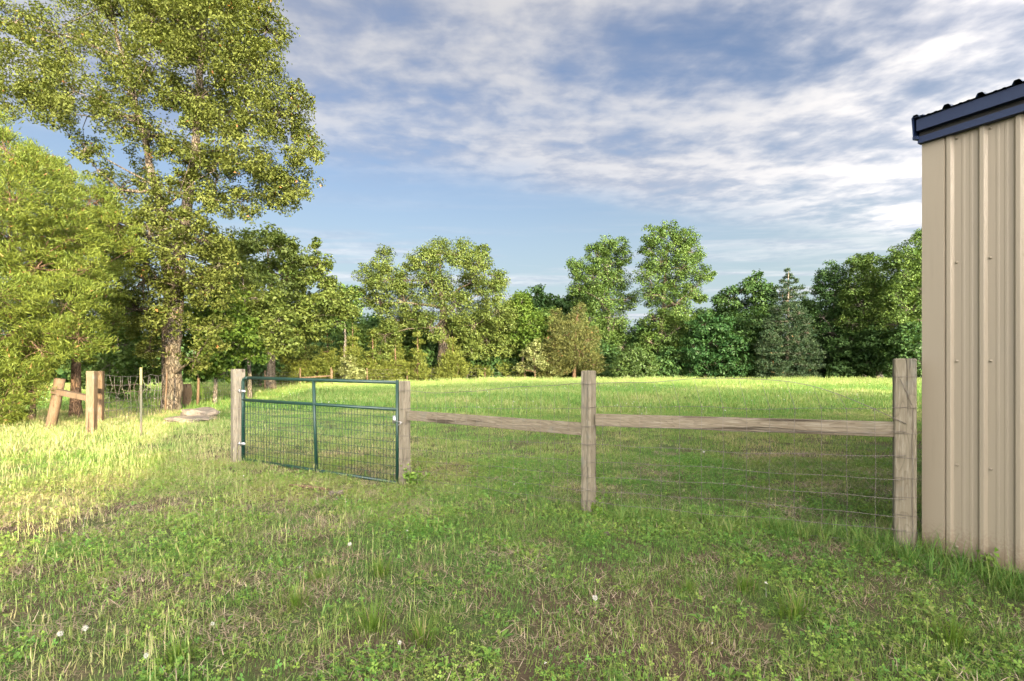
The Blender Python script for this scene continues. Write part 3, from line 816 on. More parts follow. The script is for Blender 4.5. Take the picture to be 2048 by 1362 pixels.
MB().tube([on_ground(600, 34.5, .62), on_ground(663, 35.5, .72)], .055, 7).build('rail', M_OLD, fb)
MB().tube([on_ground(600, 34.5, -.1), on_ground(600, 34.5, 1.1)], .07, 8).build('post', M_OLD, fb)

# ------------------------------------------------------------------ trees
def leaves_at(cent, axisv, nrm, L, W, fold=0.25):
    """rhombus leaves, one folded quad each"""
    a = axisv / (np.linalg.norm(axisv, axis=1, keepdims=True) + 1e-9)
    n = nrm - a * np.sum(nrm * a, 1, keepdims=True)
    n = n / (np.linalg.norm(n, axis=1, keepdims=True) + 1e-9)
    b = np.cross(a, n)
    L = L[:, None]; W = W[:, None]
    v0 = cent - a * L * 0.5
    v1 = cent + b * W * 0.5 + n * W * fold - a * L * 0.02
    v2 = cent + a * L * 0.5 - n * L * 0.12
    v3 = cent - b * W * 0.5 + n * W * fold - a * L * 0.02
    return np.stack([v0, v1, v2, v3], 1).reshape(-1, 3)

def unit(n):
    v = R.normal(size=(n, 3)); return v / np.linalg.norm(v, axis=1, keepdims=True)

def crown_leaves(lobes, kind, leafL, leafW, cov, clump=60, clumpr=0.30, flat=0.7):
    """lobes: list of (centre, radius). returns verts, rnd, clump centres per lobe"""
    V = []; RN = []; tips = []
    for c, r in lobes:
        c = np.array(c)
        n = 90 + int(1.55 * cov * math.pi * r * r / (0.5 * leafL * leafW))
        nc = max(4, n // clump)
        u = unit(nc); rad = r * (0.35 + 0.65 * R.random(nc) ** 0.45)
        cc = c + u * rad[:, None] * np.array([1, 1, 0.9])
        tips.append(cc)
        k = R.integers(0, nc, n)
        cr = r * clumpr * (0.7 + 0.7 * R.random(nc)) + leafL * 0.9
        g = unit(n) * (R.random(n) ** 0.5)[:, None] * cr[k][:, None] * np.array([1, 1, flat])
        p = cc[k] + g
        out = u[k] * 0.55 + g / (cr[k][:, None] + 1e-6) * 0.6
        ct = (0.45 * R.random(nc))[k]
        if kind == 'broad':
            nr = out * 0.7 + np.array([0, 0, 0.75]) + unit(n) * 0.65
            ax = np.cross(nr, unit(n)) + np.array([0, 0, -0.25])
            Ls = leafL * (0.7 + 0.6 * R.random(n)); Ws = leafW * (0.7 + 0.6 * R.random(n))
        else:   # feathery cedar sprays point out and up
            ax = out * 0.8 + np.array([0, 0, 0.55]) + unit(n) * 0.75
            nr = unit(n)
            Ls = leafL * (0.6 + 0.8 * R.random(n)); Ws = leafW * (0.7 + 0.6 * R.random(n))
        V.append(leaves_at(p, ax, nr, Ls, Ws)); RN.append(np.clip(ct + 0.55 * R.random(n), 0, 1))
    return np.concatenate(V), np.concatenate(RN), tips

def make_tree(name, label, d, trunk, lobes, kind, mat, bark, leafL, leafW, cov=2.4, tr=0.2, group=None, cat='tree', depth=0.55,
              twigs=True, clump=60, clumpr=0.3, flat=0.7, base=None, parts=True, doubles=True, seed=0):
    rnd = random.Random(seed * 7 + int(d * 10))
    tp_ = [P(x, y, d) for x, y in trunk]
    b0 = tp_[0]; g0 = gzf(b0.x, b0.y)
    tp_[0].z = g0 - 0.15
    root = empty(name, (b0.x, b0.y, g0), label, cat, group)
    L3 = []
    cxm = sum(l[0] for l in lobes) / len(lobes); W = max(abs(l[0] - cxm) + l[2] for l in lobes) / F * d
    for i, (x, y, r) in enumerate(lobes):
        c = P(x, y, d); rm = r / F * d
        off = (x - cxm) / F * d
        room = math.sqrt(max(0.05, 1 - (off / W) ** 2)) * W * depth
        dy = rnd.uniform(-1, 1) * room
        c2 = P(x, y, d + dy); L3.append((c2, rm * (1 + dy / d) * 1.02))
        if doubles and rm > 0.5:
            dy2 = -math.copysign(rnd.uniform(.4, 1) * room, dy)
            c3 = P(x + rnd.uniform(-.3, .3) * r, y + rnd.uniform(0, .35) * r, d + dy2); L3.append((c3, rm * 0.92))
    V, RN, tips = crown_leaves(L3, kind, leafL, leafW, cov, clump, clumpr, flat)
    gmin = g0 + 0.05
    V[:, 2] = np.maximum(V[:, 2], gmin)
    link('crown', quad_mesh('crown', V, mat, RN), root)
    # trunk
    mbt = MB(); n = len(tp_)
    # resample with wobble
    pts = []; rads = []
    for i in range(n - 1):
        for k in range(4):
            t = k / 4; q_ = tp_[i].lerp(tp_[i + 1], t) + Vector((rnd.uniform(-1, 1), rnd.uniform(-1, 1), 0)) * tr * 0.15
            pts.append(q_)
    pts.append(tp_[-1])
    m_ = len(pts)
    rads = [tr * (1 - 0.82 * (i / (m_ - 1)) ** 0.9) for i in range(m_)]
    rads[0] *= 1.35; 
    if m_ > 1: rads[1] *= 1.08
    mbt.tube(pts, rads, 12 if tr > .15 else 7)
    mbt.build('trunk', bark, root)
    # limbs to lobes
    mb = MB()
    nodes = [(p_, r_2) for p_, r_2 in zip(pts[3:], rads[3:])] or [(pts[-1], rads[-1])]
    order = sorted(range(len(L3)), key=lambda i: min((L3[i][0] - q_[0]).length for q_ in nodes))
    for i in order:
        c, rm = L3[i]
        best = min(nodes, key=lambda q_: (q_[0] - c).length + (1.2 * max(0, q_[0].z - c.z)) + (0.0 if q_[1] > 0.02 else 1))
        r0 = min(best[1] * 0.75, 0.09 * rm + 0.02); mid_ = best[0].lerp(c, .5) + Vector((rnd.uniform(-1, 1), rnd.uniform(-1, 1), rnd.uniform(-.3, 1))) * rm * .18
        r1 = r0 * 0.55
        q1 = best[0].lerp(mid_, .55) + Vector((rnd.uniform(-1, 1), rnd.uniform(-1, 1), rnd.uniform(-1, 1))) * rm * .06
        mb.tube([best[0], q1, mid_, c], [r0, r0 * .88, r0 * .75, r1], 6 if r0 > .03 else 4, caps=False)
        nodes.append((mid_, r0 * .75)); nodes.append((c, r1))
        if twigs:
            tcs = tips[i]
            for j in range(min(len(tcs), 16)):
                t_ = Vector(tcs[j]); mm = c.lerp(t_, .5) + Vector((rnd.uniform(-1, 1), rnd.uniform(-1, 1), rnd.uniform(0, 1))) * rm * .1
                mb.tube([c, mm, t_], [r1 * .6, r1 * .4, r1 * .12 + .002], 3, caps=False)
    if mb.n: mb.build('branches', bark, root)
    return root

OAK = leaf_mat('oak_leaf', (0.048, 0.066, 0.014), (0.112, 0.128, 0.032), (0.30, 0.14, 0.05), 0.30, dryf=0.004, glo=.02)
OAK2 = leaf_mat('far_oak_leaf', (0.045, 0.076, 0.016), (0.115, 0.142, 0.034), None, 0.28, glo=.05)
CED = leaf_mat('cedar_spray', (0.040, 0.066, 0.010), (0.120, 0.145, 0.024), (0.22, 0.12, 0.05), 0.22, dryf=0.012, glo=.04)
CED2 = leaf_mat('far_cedar_spray', (0.050, 0.070, 0.014), (0.130, 0.150, 0.030), (0.16, 0.09, 0.04), 0.2, dryf=0.004, glo=.04)
DKC = leaf_mat('dark_cedar_spray', (0.010, 0.028, 0.014), (0.040, 0.062, 0.028), (0.16, 0.09, 0.04), 0.2, dryf=0.004, glo=.04)
MAP = leaf_mat('maple_leaf', (0.026, 0.062, 0.010), (0.105, 0.155, 0.028), None, 0.38, glo=.04)
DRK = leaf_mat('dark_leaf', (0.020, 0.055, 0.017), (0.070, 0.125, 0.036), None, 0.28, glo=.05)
MID = leaf_mat('mid_green_leaf', (0.028, 0.066, 0.015), (0.100, 0.150, 0.036), None, 0.3, glo=.05)
PAL = leaf_mat('pale_leaf', (0.12, 0.15, 0.05), (0.22, 0.24, 0.10), None, 0.35)

# the big oak at the left: two stems
make_tree('oak_tree', 'tallest oak at the left, grey ridged trunk, open crown leaving the frame', 16.9,
    [(345, 822), (347, 720), (350, 620), (360, 520), (370, 430), (385, 340), (395, 240), (402, 120), (408, 0), (412, -130)],
    [(430, 60, 95), (400, -60, 90), (480, -40, 80), (330, 30, 70), (485, 135, 75), (560, 225, 60), (605, 290, 42), (590, 360, 42), (545, 385, 48), (480, 290, 60), (400, 195, 60),
     (480, 405, 40), (600, 190, 30), (535, 60, 45), (430, 330, 40), (420, 480, 48), (350, 500, 42), (300, 470, 50), (290, 560, 55), (410, 570, 50), (330, 640, 45), (425, 660, 42), (250, 500, 45),
     (440, 530, 40), (270, 620, 48), (300, 700, 30), (390, 720, 30), (345, 300, 30), (355, 190, 40), (388, 300, 36), (392, 245, 34), (372, 440, 34), (360, 360, 30), (395, 370, 30), (350, 560, 34), (335, 385, 30), (400, 330, 28), (420, 400, 34), (310, 420, 34), (365, 90, 48), (445, 240, 42), (520, 330, 36), (500, 210, 40)],
    'broad', OAK, M_BARK, 0.098, 0.052, cov=1.05, tr=0.27, depth=0.55, clump=38, clumpr=0.24, seed=1)
make_tree('oak_tree', 'leaning oak stem left of the tallest oak, limbs reaching over the cedar', 17.6,
    [(338, 822), (336, 700), (335, 560), (322, 420), (305, 350), (285, 260), (258, 160), (235, 80), (215, -20)],
    [(300, 120, 65), (220, 40, 70), (130, 50, 55), (60, 120, 60), (20, 190, 55), (150, 165, 60), (235, 230, 50), (110, 225, 38), (170, 290, 30), (300, 270, 42), (250, 130, 45),
     (290, -60, 80), (180, -60, 70), (20, 40, 40), (-60, 130, 70), (285, 320, 26), (270, 180, 40), (310, 30, 50), (90, 190, 45), (310, 370, 38), (240, 380, 45), (220, 440, 42), (195, 340, 25)],
    'broad', OAK, M_BARK, 0.098, 0.052, cov=0.78, tr=0.20, depth=0.5, clump=38, clumpr=0.24, seed=2)

# cedars close at the left
make_tree('cedar_tree', 'large yellow green cedar filling the left edge, drooping feathery sprays', 11.8,
    [(-60, 860), (-50, 700), (-45, 500), (-30, 380), (-20, 300)],
    [(10, 300, 55), (70, 340, 55), (20, 390, 75), (100, 430, 70), (20, 480, 80), (140, 480, 60), (90, 530, 75), (10, 580, 80), (170, 540, 50), (120, 600, 70), (40, 660, 80), (150, 660, 55), (80, 700, 50), (10, 750, 62),
     (-70, 400, 90), (-80, 560, 100), (-80, 700, 90), (20, 810, 42), (-20, 820, 50), (-40, 250, 50)],
    'cedar', CED, M_BARK_R, 0.10, 0.017, cov=1.0, tr=0.20, depth=0.6, clump=70, clumpr=0.20, flat=.5, seed=3)
make_tree('cedar_tree', 'rounded cedar between the left edge cedar and the oak trunk', 14.6,
    [(150, 832), (150, 700), (160, 560), (150, 420), (140, 330)],
    [(130, 370, 42), (180, 400, 50), (230, 450, 45), (200, 500, 52), (260, 500, 30), (160, 460, 55), (220, 560, 45), (180, 610, 50), (150, 560, 50), (230, 640, 30), (130, 660, 45), (170, 700, 35), (90, 340, 40)],
    'cedar', CED, M_BARK_R, 0.12, 0.021, cov=1.1, tr=0.14, depth=0.6, clump=60, clumpr=0.20, flat=.5, seed=4)
make_tree('cedar_tree', 'low bushy cedar behind the leaning brace post', 13.6,
    [(60, 845), (70, 760), (75, 690)],
    [(50, 715, 48), (85, 730, 22), (30, 790, 38), (5, 740, 55)],
    'cedar', CED, M_BARK_R, 0.12, 0.028, cov=1.3, tr=0.08, depth=0.5, clump=60, clumpr=0.3, flat=.6, seed=5)
# dark understory at the left
make_tree('understory_tree', 'shaded broadleaf thicket tree between the cedar and the oak trunk', 20.5,
    [(235, 800), (235, 700), (240, 620)],
    [(210, 660, 45), (260, 690, 45), (220, 730, 40), (290, 740, 40), (180, 740, 35), (320, 700, 35), (240, 620, 40), (330, 640, 35), (250, 770, 30), (150, 700, 40)],
    'broad', MID, M_BARK_D, 0.14, 0.09, cov=1.5, tr=0.08, depth=.5, seed=6)
make_tree('maple_tree', 'bright green maple just right of the oak trunk, above the gate post', 19.0,
    [(430, 806), (432, 740), (440, 680), (450, 620)],
    [(440, 700, 40), (480, 690, 36), (400, 730, 32), (470, 650, 36), (420, 640, 38), (510, 710, 20), (450, 600, 34), (395, 680, 30), (450, 745, 22)],
    'broad', MAP, M_BARK_D, 0.15, 0.12, cov=1.6, tr=0.08, depth=.55, clump=35, seed=7)
make_tree('small_oak_tree', 'pale leaved young oak behind the maple, below the high crown', 23.0,
    [(500, 792), (498, 700), (490, 600), (480, 520)],
    [(480, 560, 45), (520, 600, 40), (450, 560, 40), (500, 640, 40), (550, 640, 32), (440, 500, 32), (530, 680, 30), (470, 620, 38), (570, 690, 26), (400, 620, 40)],
    'broad', OAK2, M_BARK_D, 0.15, 0.10, cov=1.5, tr=0.10, depth=.5, clump=35, seed=8)
make_tree('oak_tree', 'broad oak behind the gate, its right limb reaching toward open sky', 31.0,
    [(543, 775), (543, 680), (545, 610), (540, 560), (535, 500)],
    [(530, 478, 28), (495, 480, 28), (565, 490, 28), (590, 512, 24), (635, 492, 13), (640, 525, 22), (610, 545, 32), (650, 560, 22), (660, 590, 26), (560, 550, 42), (500, 540, 38), (640, 625, 34), (590, 610, 42), (530, 620, 40), (690, 600, 24), (700, 625, 18),
     (460, 500, 30), (450, 560, 38), (610, 660, 30)],
    'broad', OAK2, M_BARK, 0.19, 0.13, cov=1.9, tr=0.26, depth=.5, clump=40, clumpr=.28, seed=9)
make_tree('background_oak_tree', 'darker oak behind, filling the notch right of the broad oak', 40.0,
    [(690, 765), (690, 680), (688, 620)],
    [(690, 590, 22), (665, 610, 26), (700, 615, 22), (680, 640, 26), (650, 640, 26), (705, 580, 14)],
    'broad', MID, M_BARK_D, 0.22, 0.15, cov=1.4, tr=0.16, depth=.6, clump=35, seed=10)

# far spreading oak in the centre
make_tree('oak_tree', 'wide spreading oak at centre with thick low limbs and domed crown', 42.5,
    [(888, 758), (888, 700), (886, 660), (884, 600), (880, 540)],
    [(768, 518, 26), (735, 550, 26), (775, 560, 30), (812, 560, 26), (755, 600, 30), (722, 590, 16), (850, 515, 32), (880, 500, 28), (925, 508, 32), (955, 525, 26), (965, 500, 14), (820, 530, 18), (1000, 555, 22), (985, 580, 28), (945, 565, 30), (865, 570, 42),
     (905, 600, 36), (810, 605, 34), (990, 615, 34), (1015, 640, 26), (945, 640, 40), (790, 640, 28), (850, 645, 32), (770, 670, 30), (905, 665, 34), (975, 680, 38), (1010, 690, 26), (940, 700, 24), (755, 700, 22)],
    'broad', OAK2, M_BARK, 0.16, 0.108, cov=1.35, tr=0.62, depth=.5, clump=36, clumpr=.27, seed=11)

def grp(*a): return a
CG = 'small cedars along the far fence'
cedars = [
    (560, 38, 650, 44, 'golden cedar left of the distant fence brace'),
    (520, 35, 670, 34, 'short golden cedar farthest left in the far cedar row'),
    (610, 38, 645, 34, 'golden cedar behind the distant fence brace'),
    (655, 40, 662, 30, 'olive cedar with bare lower trunk, right of the gate brace'),
    (705, 41, 655, 38, 'olive cedar at the notch between the two oaks'),
    (745, 40, 668, 32, 'golden cedar above the right gate post'),
    (790, 40.5, 672, 34, 'golden cedar left of the spreading oak trunk'),
    (835, 40, 668, 30, 'narrow cedar just left of the spreading oak trunk'),
    (905, 40.5, 680, 42, 'dense cedar in front of the spreading oak trunk')]
for i, (x, d, top, w, lab) in enumerate(cedars):
    top -= 16; w *= .82
    h = 758 - top
    lob = []
    n = 5
    for k in range(n):
        f = (k + .5) / n; rr = w * (0.35 + 0.65 * f)
        for j in range(2 if f > .3 else 1):
            lob.append((x + (j - .5) * rr * .8 * (f > .3) + random.uniform(-3, 3), top + 6 + f * (h - 8), rr * .62))
    make_tree('cedar_tree', lab, d, [(x, 760), (x + 1, 720), (x, top + 8)], lob, 'cedar', CED2, M_BARK_R, 0.22, 0.05, cov=1.4, tr=0.10, group=CG, depth=.8, twigs=False, clump=24, clumpr=.27, flat=.5, seed=20 + i)
make_tree('sapling', 'pale green sapling leaning right, alone before the far trees', 40.5,
    [(1070, 762), (1070, 735), (1067, 712), (1066, 692)],
    [(1066, 698, 12), (1080, 700, 9), (1056, 712, 13), (1078, 722, 13), (1050, 732, 11), (1092, 735, 9), (1066, 735, 10), (1040, 738, 7), (1104, 739, 6), (1074, 685, 7)],
    'broad', PAL, M_BARK_R, 0.19, 0.13, cov=1.5, tr=0.06, depth=.7, clump=20, seed=31)
make_tree('sapling', 'small pale shrubby sapling behind the gate, near its right end', 37.0,
    [(700, 762), (700, 745), (700, 725)],
    [(700, 722, 13), (688, 735, 13), (714, 738, 13), (700, 750, 14), (722, 750, 9)],
    'broad', PAL, M_BARK_R, 0.18, 0.12, cov=1.6, tr=0.05, depth=.8, clump=20, seed=32)
make_tree('young_tree', 'light green tree right of the spreading oak, rounded top', 44.0,
    [(1045, 760), (1046, 690), (1046, 620)],
    [(1045, 600, 20), (1035, 625, 26), (1060, 640, 26), (1040, 665, 32), (1068, 680, 30), (1020, 690, 28), (1085, 655, 16)],
    'broad', MAP, M_BARK_D, 0.23, 0.15, cov=2.0, tr=0.13, depth=.7, clump=35, seed=33)
for i, (x, top, w, lab) in enumerate([(1075, 572, 36, 'dark rounded tree far behind, right of the light green tree'), (1120, 585, 32, 'dark blue green tree far behind the golden cedar'), (1040, 585, 26, 'dark tree top peeping over the spreading oak side'),
                                      (740, 630, 40, 'dark tree far behind the notch between the oaks'), (1160, 570, 30, 'dark tree far behind, left of the first tall tree')]):
    lob = [(x, top + 16, w * .5), (x - w * .5, top + 30, w * .5), (x + w * .5, top + 34, w * .55), (x, top + 55, w * .9), (x - w * .4, top + 90, w), (x + w * .4, top + 100, w)]
    make_tree('background_tree', lab, 58, [(x, 762), (x, 680), (x, top + 15)], lob, 'broad', DRK, M_BARK_D, 0.34, 0.22, cov=1.7, tr=.2, depth=.6, clump=30, seed=40 + i, twigs=False, group='dark trees far behind the tree line')
make_tree('cedar_tree', 'bronze green cedar with two pointed tops left of the first tall tree', 42.0,
    [(1148, 762), (1150, 690), (1155, 615)],
    [(1160, 615, 12), (1112, 628, 12), (1155, 640, 22), (1115, 650, 22), (1140, 665, 32), (1175, 672, 24), (1105, 685, 28), (1160, 705, 36), (1120, 720, 34), (1178, 725, 28), (1095, 735, 24)],
    'cedar', leaf_mat('bronze_cedar', (0.030, 0.044, 0.014), (0.105, 0.108, 0.032), (0.2, 0.1, 0.05), .2, dryf=.008, glo=.04), M_BARK_R, 0.20, 0.05, cov=1.15, tr=.16, depth=.7, clump=24, clumpr=.24, flat=.45, twigs=True, seed=50)
make_tree('tall_tree', 'shorter of two tall trees right of centre, blunt leafy top', 49.0,
    [(1213, 762), (1216, 700), (1218, 620), (1215, 540)],
    [(1208, 490, 22), (1190, 505, 22), (1235, 490, 20), (1245, 515, 18), (1215, 530, 30), (1150, 528, 18), (1165, 545, 24), (1190, 560, 32), (1235, 560, 28), (1160, 580, 26), (1205, 600, 36), (1250, 600, 24), (1180, 630, 30), (1230, 640, 32), (1195, 670, 34), (1240, 690, 30), (1205, 715, 34)],
    'broad', MID, M_BARK_D, 0.17, 0.11, cov=1.25, tr=.33, depth=.5, clump=36, clumpr=.27, seed=51)
make_tree('tall_tree', 'tallest tree right of centre, long limbs reaching right over the wood', 46.5,
    [(1318, 762), (1320, 700), (1324, 640), (1330, 560), (1335, 490)],
    [(1338, 462, 20), (1310, 470, 24), (1372, 478, 24), (1350, 490, 26), (1295, 495, 18), (1385, 505, 22), (1320, 520, 30), (1368, 530, 28), (1295, 545, 26), (1400, 548, 20), (1345, 565, 34), (1418, 552, 12), (1300, 590, 28), (1385, 580, 22), (1400, 595, 12), (1350, 610, 32),
     (1310, 640, 26), (1375, 640, 22), (1340, 670, 30), (1300, 680, 24), (1365, 700, 26), (1330, 715, 24)],
    'broad', MID, M_BARK, 0.17, 0.11, cov=1.2, tr=.36, depth=.5, clump=36, clumpr=.27, seed=52)
make_tree('round_bush', 'round mid green bush at the foot of the tallest far tree', 41.0,
    [(1270, 762), (1270, 745), (1270, 715)],
    [(1270, 703, 17), (1252, 715, 17), (1288, 715, 18), (1240, 735, 16), (1270, 730, 24), (1302, 733, 16), (1250, 750, 16), (1290, 750, 18)],
    'broad', leaf_mat('bush_leaf', (0.030, 0.068, 0.016), (0.085, 0.130, 0.034), None, .3), M_BARK_D, 0.15, 0.10, cov=2.4, tr=.07, depth=.8, clump=26, seed=53, cat='bush')
make_tree('background_tree', 'thin crowned tree left of the spired cedar, sky showing through', 49.0,
    [(1455, 762), (1456, 680), (1458, 600)],
    [(1458, 588, 20), (1440, 605, 16), (1510, 562, 20), (1525, 580, 20), (1495, 575, 16), (1545, 595, 18), (1475, 610, 16), (1515, 610, 24), (1450, 640, 26), (1490, 650, 28)],
    'broad', DRK, M_BARK_D, 0.25, 0.17, cov=1.4, tr=.2, depth=.5, clump=32, seed=54)
make_tree('understory_tree', 'low spreading green tree right of the tallest far tree', 43.5,
    [(1410, 762), (1412, 720), (1415, 670)],
    [(1405, 650, 28), (1440, 655, 28), (1395, 690, 28), (1430, 690, 32), (1465, 690, 28), (1400, 725, 28), (1440, 730, 30), (1475, 730, 26), (1380, 740, 18)],
    'broad', leaf_mat('shade_leaf', (0.010, 0.040, 0.012), (0.042, 0.088, 0.026), None, .3, glo=.04), M_BARK_D, 0.22, 0.14, cov=1.9, tr=.13, depth=.7, clump=30, flat=.45, seed=55)
make_tree('understory_tree', 'dark layered tree left of the spired cedar trunk', 44.5,
    [(1510, 762), (1512, 710), (1515, 650)],
    [(1500, 645, 26), (1530, 660, 26), (1490, 680, 28), (1525, 700, 30), (1495, 725, 28), (1540, 735, 26), (1510, 745, 20)],
    'broad', DRK, M_BARK_D, 0.22, 0.15, cov=1.9, tr=.13, depth=.7, clump=30, flat=.5, seed=56)
# spired dark cedar
lob = [(1576, 541, 3.5), (1577, 552, 4.5), (1576, 566, 7), (1563, 564, 4), (1591, 561, 4), (1553, 577, 4), (1604, 574, 4), (1566, 580, 8), (1590, 578, 8), (1545, 588, 4), (1611, 586, 4), (1570, 554, 3), (1584, 556, 3), (1558, 592, 8), (1600, 590, 8), (1578, 588, 9)]
for k_, (yy, hw) in enumerate([(596, 20), (616, 34), (636, 44), (658, 48), (680, 54), (702, 58), (724, 60), (745, 56)]):
    m_ = 3 + k_ // 2
    for j_ in range(m_):
        f_ = (j_ + .5) / m_ * 2 - 1
        lob.append((1576 + f_ * hw + random.uniform(-4, 4), yy + abs(f_) * 9 + random.uniform(-3, 3), hw / m_ * .95 + 4))
make_tree('cedar_tree', 'dark cedar with thin spiky top rising above the right wood', 41.5, [(1573, 762), (1575, 700), (1576, 620), (1577, 548)], lob,
    'cedar', DKC, M_BARK_D, 0.22, 0.05, cov=1.3, tr=.19, depth=.7, clump=26, clumpr=.3, flat=.35, seed=57)
make_tree('tall_tree', 'leafy blue green tree leftmost of the high right wood', 44.0,
    [(1665, 762), (1668, 680), (1668, 600)],
    [(1665, 540, 20), (1645, 560, 20), (1680, 560, 22), (1640, 585, 18), (1670, 595, 30), (1650, 630, 28), (1690, 640, 28), (1665, 665, 30)],
    'broad', DRK, M_BARK_D, 0.17, 0.11, cov=1.25, tr=.25, depth=.5, clump=34, seed=58)
make_tree('tall_tree', 'high round topped green tree second in the right wood', 42.0,
    [(1725, 762), (1725, 680), (1727, 590)],
    [(1712, 525, 18), (1735, 522, 18), (1725, 550, 28), (1705, 580, 24), (1750, 575, 24), (1728, 610, 32), (1700, 640, 26), (1755, 640, 28), (1728, 670, 30)],
    'broad', MID, M_BARK_D, 0.17, 0.11, cov=1.25, tr=.28, depth=.5, clump=34, seed=59)
make_tree('tall_tree', 'highest tree of the right wood, cut off by the shed corner', 38.5,
    [(1815, 762), (1812, 680), (1812, 580)],
    [(1845, 478, 22), (1815, 505, 24), (1850, 520, 28), (1785, 520, 22), (1800, 550, 30), (1835, 570, 32), (1785, 590, 26), (1820, 620, 32), (1850, 640, 32), (1790, 650, 28), (1870, 560, 30), (1900, 540, 30), (1890, 620, 36)],
    'broad', MID, M_BARK_D, 0.165, 0.11, cov=1.35, tr=.3, depth=.5, clump=34, seed=60)
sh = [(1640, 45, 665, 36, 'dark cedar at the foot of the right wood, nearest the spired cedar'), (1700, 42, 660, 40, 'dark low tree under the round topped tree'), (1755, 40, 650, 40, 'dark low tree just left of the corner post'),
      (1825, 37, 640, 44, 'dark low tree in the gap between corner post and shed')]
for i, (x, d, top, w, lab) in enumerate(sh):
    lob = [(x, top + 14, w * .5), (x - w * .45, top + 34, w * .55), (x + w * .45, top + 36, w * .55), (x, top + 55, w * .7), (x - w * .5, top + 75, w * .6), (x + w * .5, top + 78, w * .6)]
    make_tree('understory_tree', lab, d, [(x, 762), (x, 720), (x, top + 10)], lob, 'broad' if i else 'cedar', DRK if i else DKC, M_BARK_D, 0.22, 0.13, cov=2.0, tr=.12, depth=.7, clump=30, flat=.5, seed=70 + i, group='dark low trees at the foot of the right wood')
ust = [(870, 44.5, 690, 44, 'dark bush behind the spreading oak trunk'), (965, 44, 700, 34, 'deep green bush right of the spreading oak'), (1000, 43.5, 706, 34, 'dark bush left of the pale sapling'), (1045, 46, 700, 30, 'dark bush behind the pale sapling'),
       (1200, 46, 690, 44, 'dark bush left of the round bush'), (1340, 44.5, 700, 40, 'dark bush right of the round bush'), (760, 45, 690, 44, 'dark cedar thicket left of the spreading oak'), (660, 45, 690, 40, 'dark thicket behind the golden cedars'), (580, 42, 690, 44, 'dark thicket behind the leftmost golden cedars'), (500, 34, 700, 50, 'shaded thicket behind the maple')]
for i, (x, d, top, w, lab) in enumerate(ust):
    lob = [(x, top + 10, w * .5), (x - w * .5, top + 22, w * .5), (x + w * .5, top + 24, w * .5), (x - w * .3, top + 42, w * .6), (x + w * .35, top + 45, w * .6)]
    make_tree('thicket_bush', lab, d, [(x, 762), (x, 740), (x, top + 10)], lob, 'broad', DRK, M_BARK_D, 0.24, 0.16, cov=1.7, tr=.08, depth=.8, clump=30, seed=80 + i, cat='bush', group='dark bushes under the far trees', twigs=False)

fill = [(470, 'beside the maple'), (530, 'behind the broad oak trunk'), (590, 'left of the notch'), (648, 'in the notch between the oaks'), (705, 'right of the notch'), (765, 'behind the spreading oak, far left side'), (830, 'behind the spreading oak, left of its trunk'), (905, 'behind the trunk of the spreading oak'),
        (960, 'behind the right side of the spreading oak'), (1015, 'left of the light green tree'), (1090, 'behind the pointed cedar, left'), (1150, 'behind the pointed cedar, right'), (1210, 'behind the shorter tall tree'), (1285, 'in the gap between the two tall trees'), (1345, 'behind the tallest far tree'), (1400, 'right of the tallest far tree'),
        (1455, 'under the thin crowned tree'), (1530, 'left behind the spired cedar'), (1620, 'right behind the spired cedar'), (1690, 'in the right wood, left part'), (1750, 'in the right wood, middle'), (1830, 'in the right wood, beside the shed')]
tops = [600, 610, 625, 640, 645, 640, 630, 640, 630, 610, 625, 630, 640, 650, 625, 620, 615, 610, 600, 575, 560, 545]
for i, ((x, lab), top) in enumerate(zip(fill, tops)):
    rf = random.Random(500 + i); w = 40 + rf.uniform(-5, 8); H_ = 755 - top; lob = []
    for k in range(4 + int(H_ / 22)):
        f = k / (3 + int(H_ / 22)); hw = w * (.25 + .75 * math.sin(min(1, f * 1.5 + .1) * 1.57))
        for j in (-1, 1): lob.append((x + j * hw * rf.uniform(.2, .62), top + 10 + f * (H_ - 22) + rf.uniform(-5, 5), rf.uniform(15, 22)))
    make_tree('wood_tree', 'mid green tree of the wood edge ' + lab, 50 + rf.uniform(-2, 3), [(x, 762), (x + rf.uniform(-4, 4), 710), (x, top + 20)], lob, 'broad', (MID, DRK)[i % 2] if i < 15 else DRK, M_BARK_D, 0.24, 0.15, cov=1.15, tr=.15, depth=.7, clump=26, clumpr=.36, flat=.55, seed=300 + i, twigs=False, group='trees filling the wood edge')
LSH = leaf_mat('low_shrub_leaf', (0.06, 0.085, 0.016), (0.13, 0.155, 0.036), None, .3, glo=.03)
lows = [(495, 34, 'beside the old wire fence'), (540, 36, 'under the golden cedar left of the fence brace'), (588, 38.5, 'behind the distant fence brace rail'), (632, 39, 'between the golden cedars behind the gate'), (680, 41.5, 'under the notch between the oaks'), (725, 41.8, 'left of the right gate post'), (770, 42, 'right of the gate post'),
        (815, 42, 'left below the spreading oak'), (862, 42, 'left of the spreading oak trunk'), (935, 42.3, 'right of the spreading oak trunk'), (985, 42.6, 'at the end of the distant wire fence'), (1025, 43, 'left of the pale sapling')]
for i, (x, d, lab) in enumerate(lows):
    rf = random.Random(900 + i); t_ = rf.uniform(722, 735)
    make_tree('low_shrub', 'low yellow green shrub ' + lab, d, [(x, 762), (x, 750), (x, t_ + 6)], [(x + rf.uniform(-8, 8) + (k - 1.5) * 14, t_ + 12 + rf.uniform(-6, 12), rf.uniform(9, 14)) for k in range(4)], 'broad', LSH, M_BARK_D, .17, .11, cov=1.5, tr=.04, depth=.8, clump=22, clumpr=.3, seed=900 + i, cat='bush', group='low shrubs along the far fence', twigs=False)
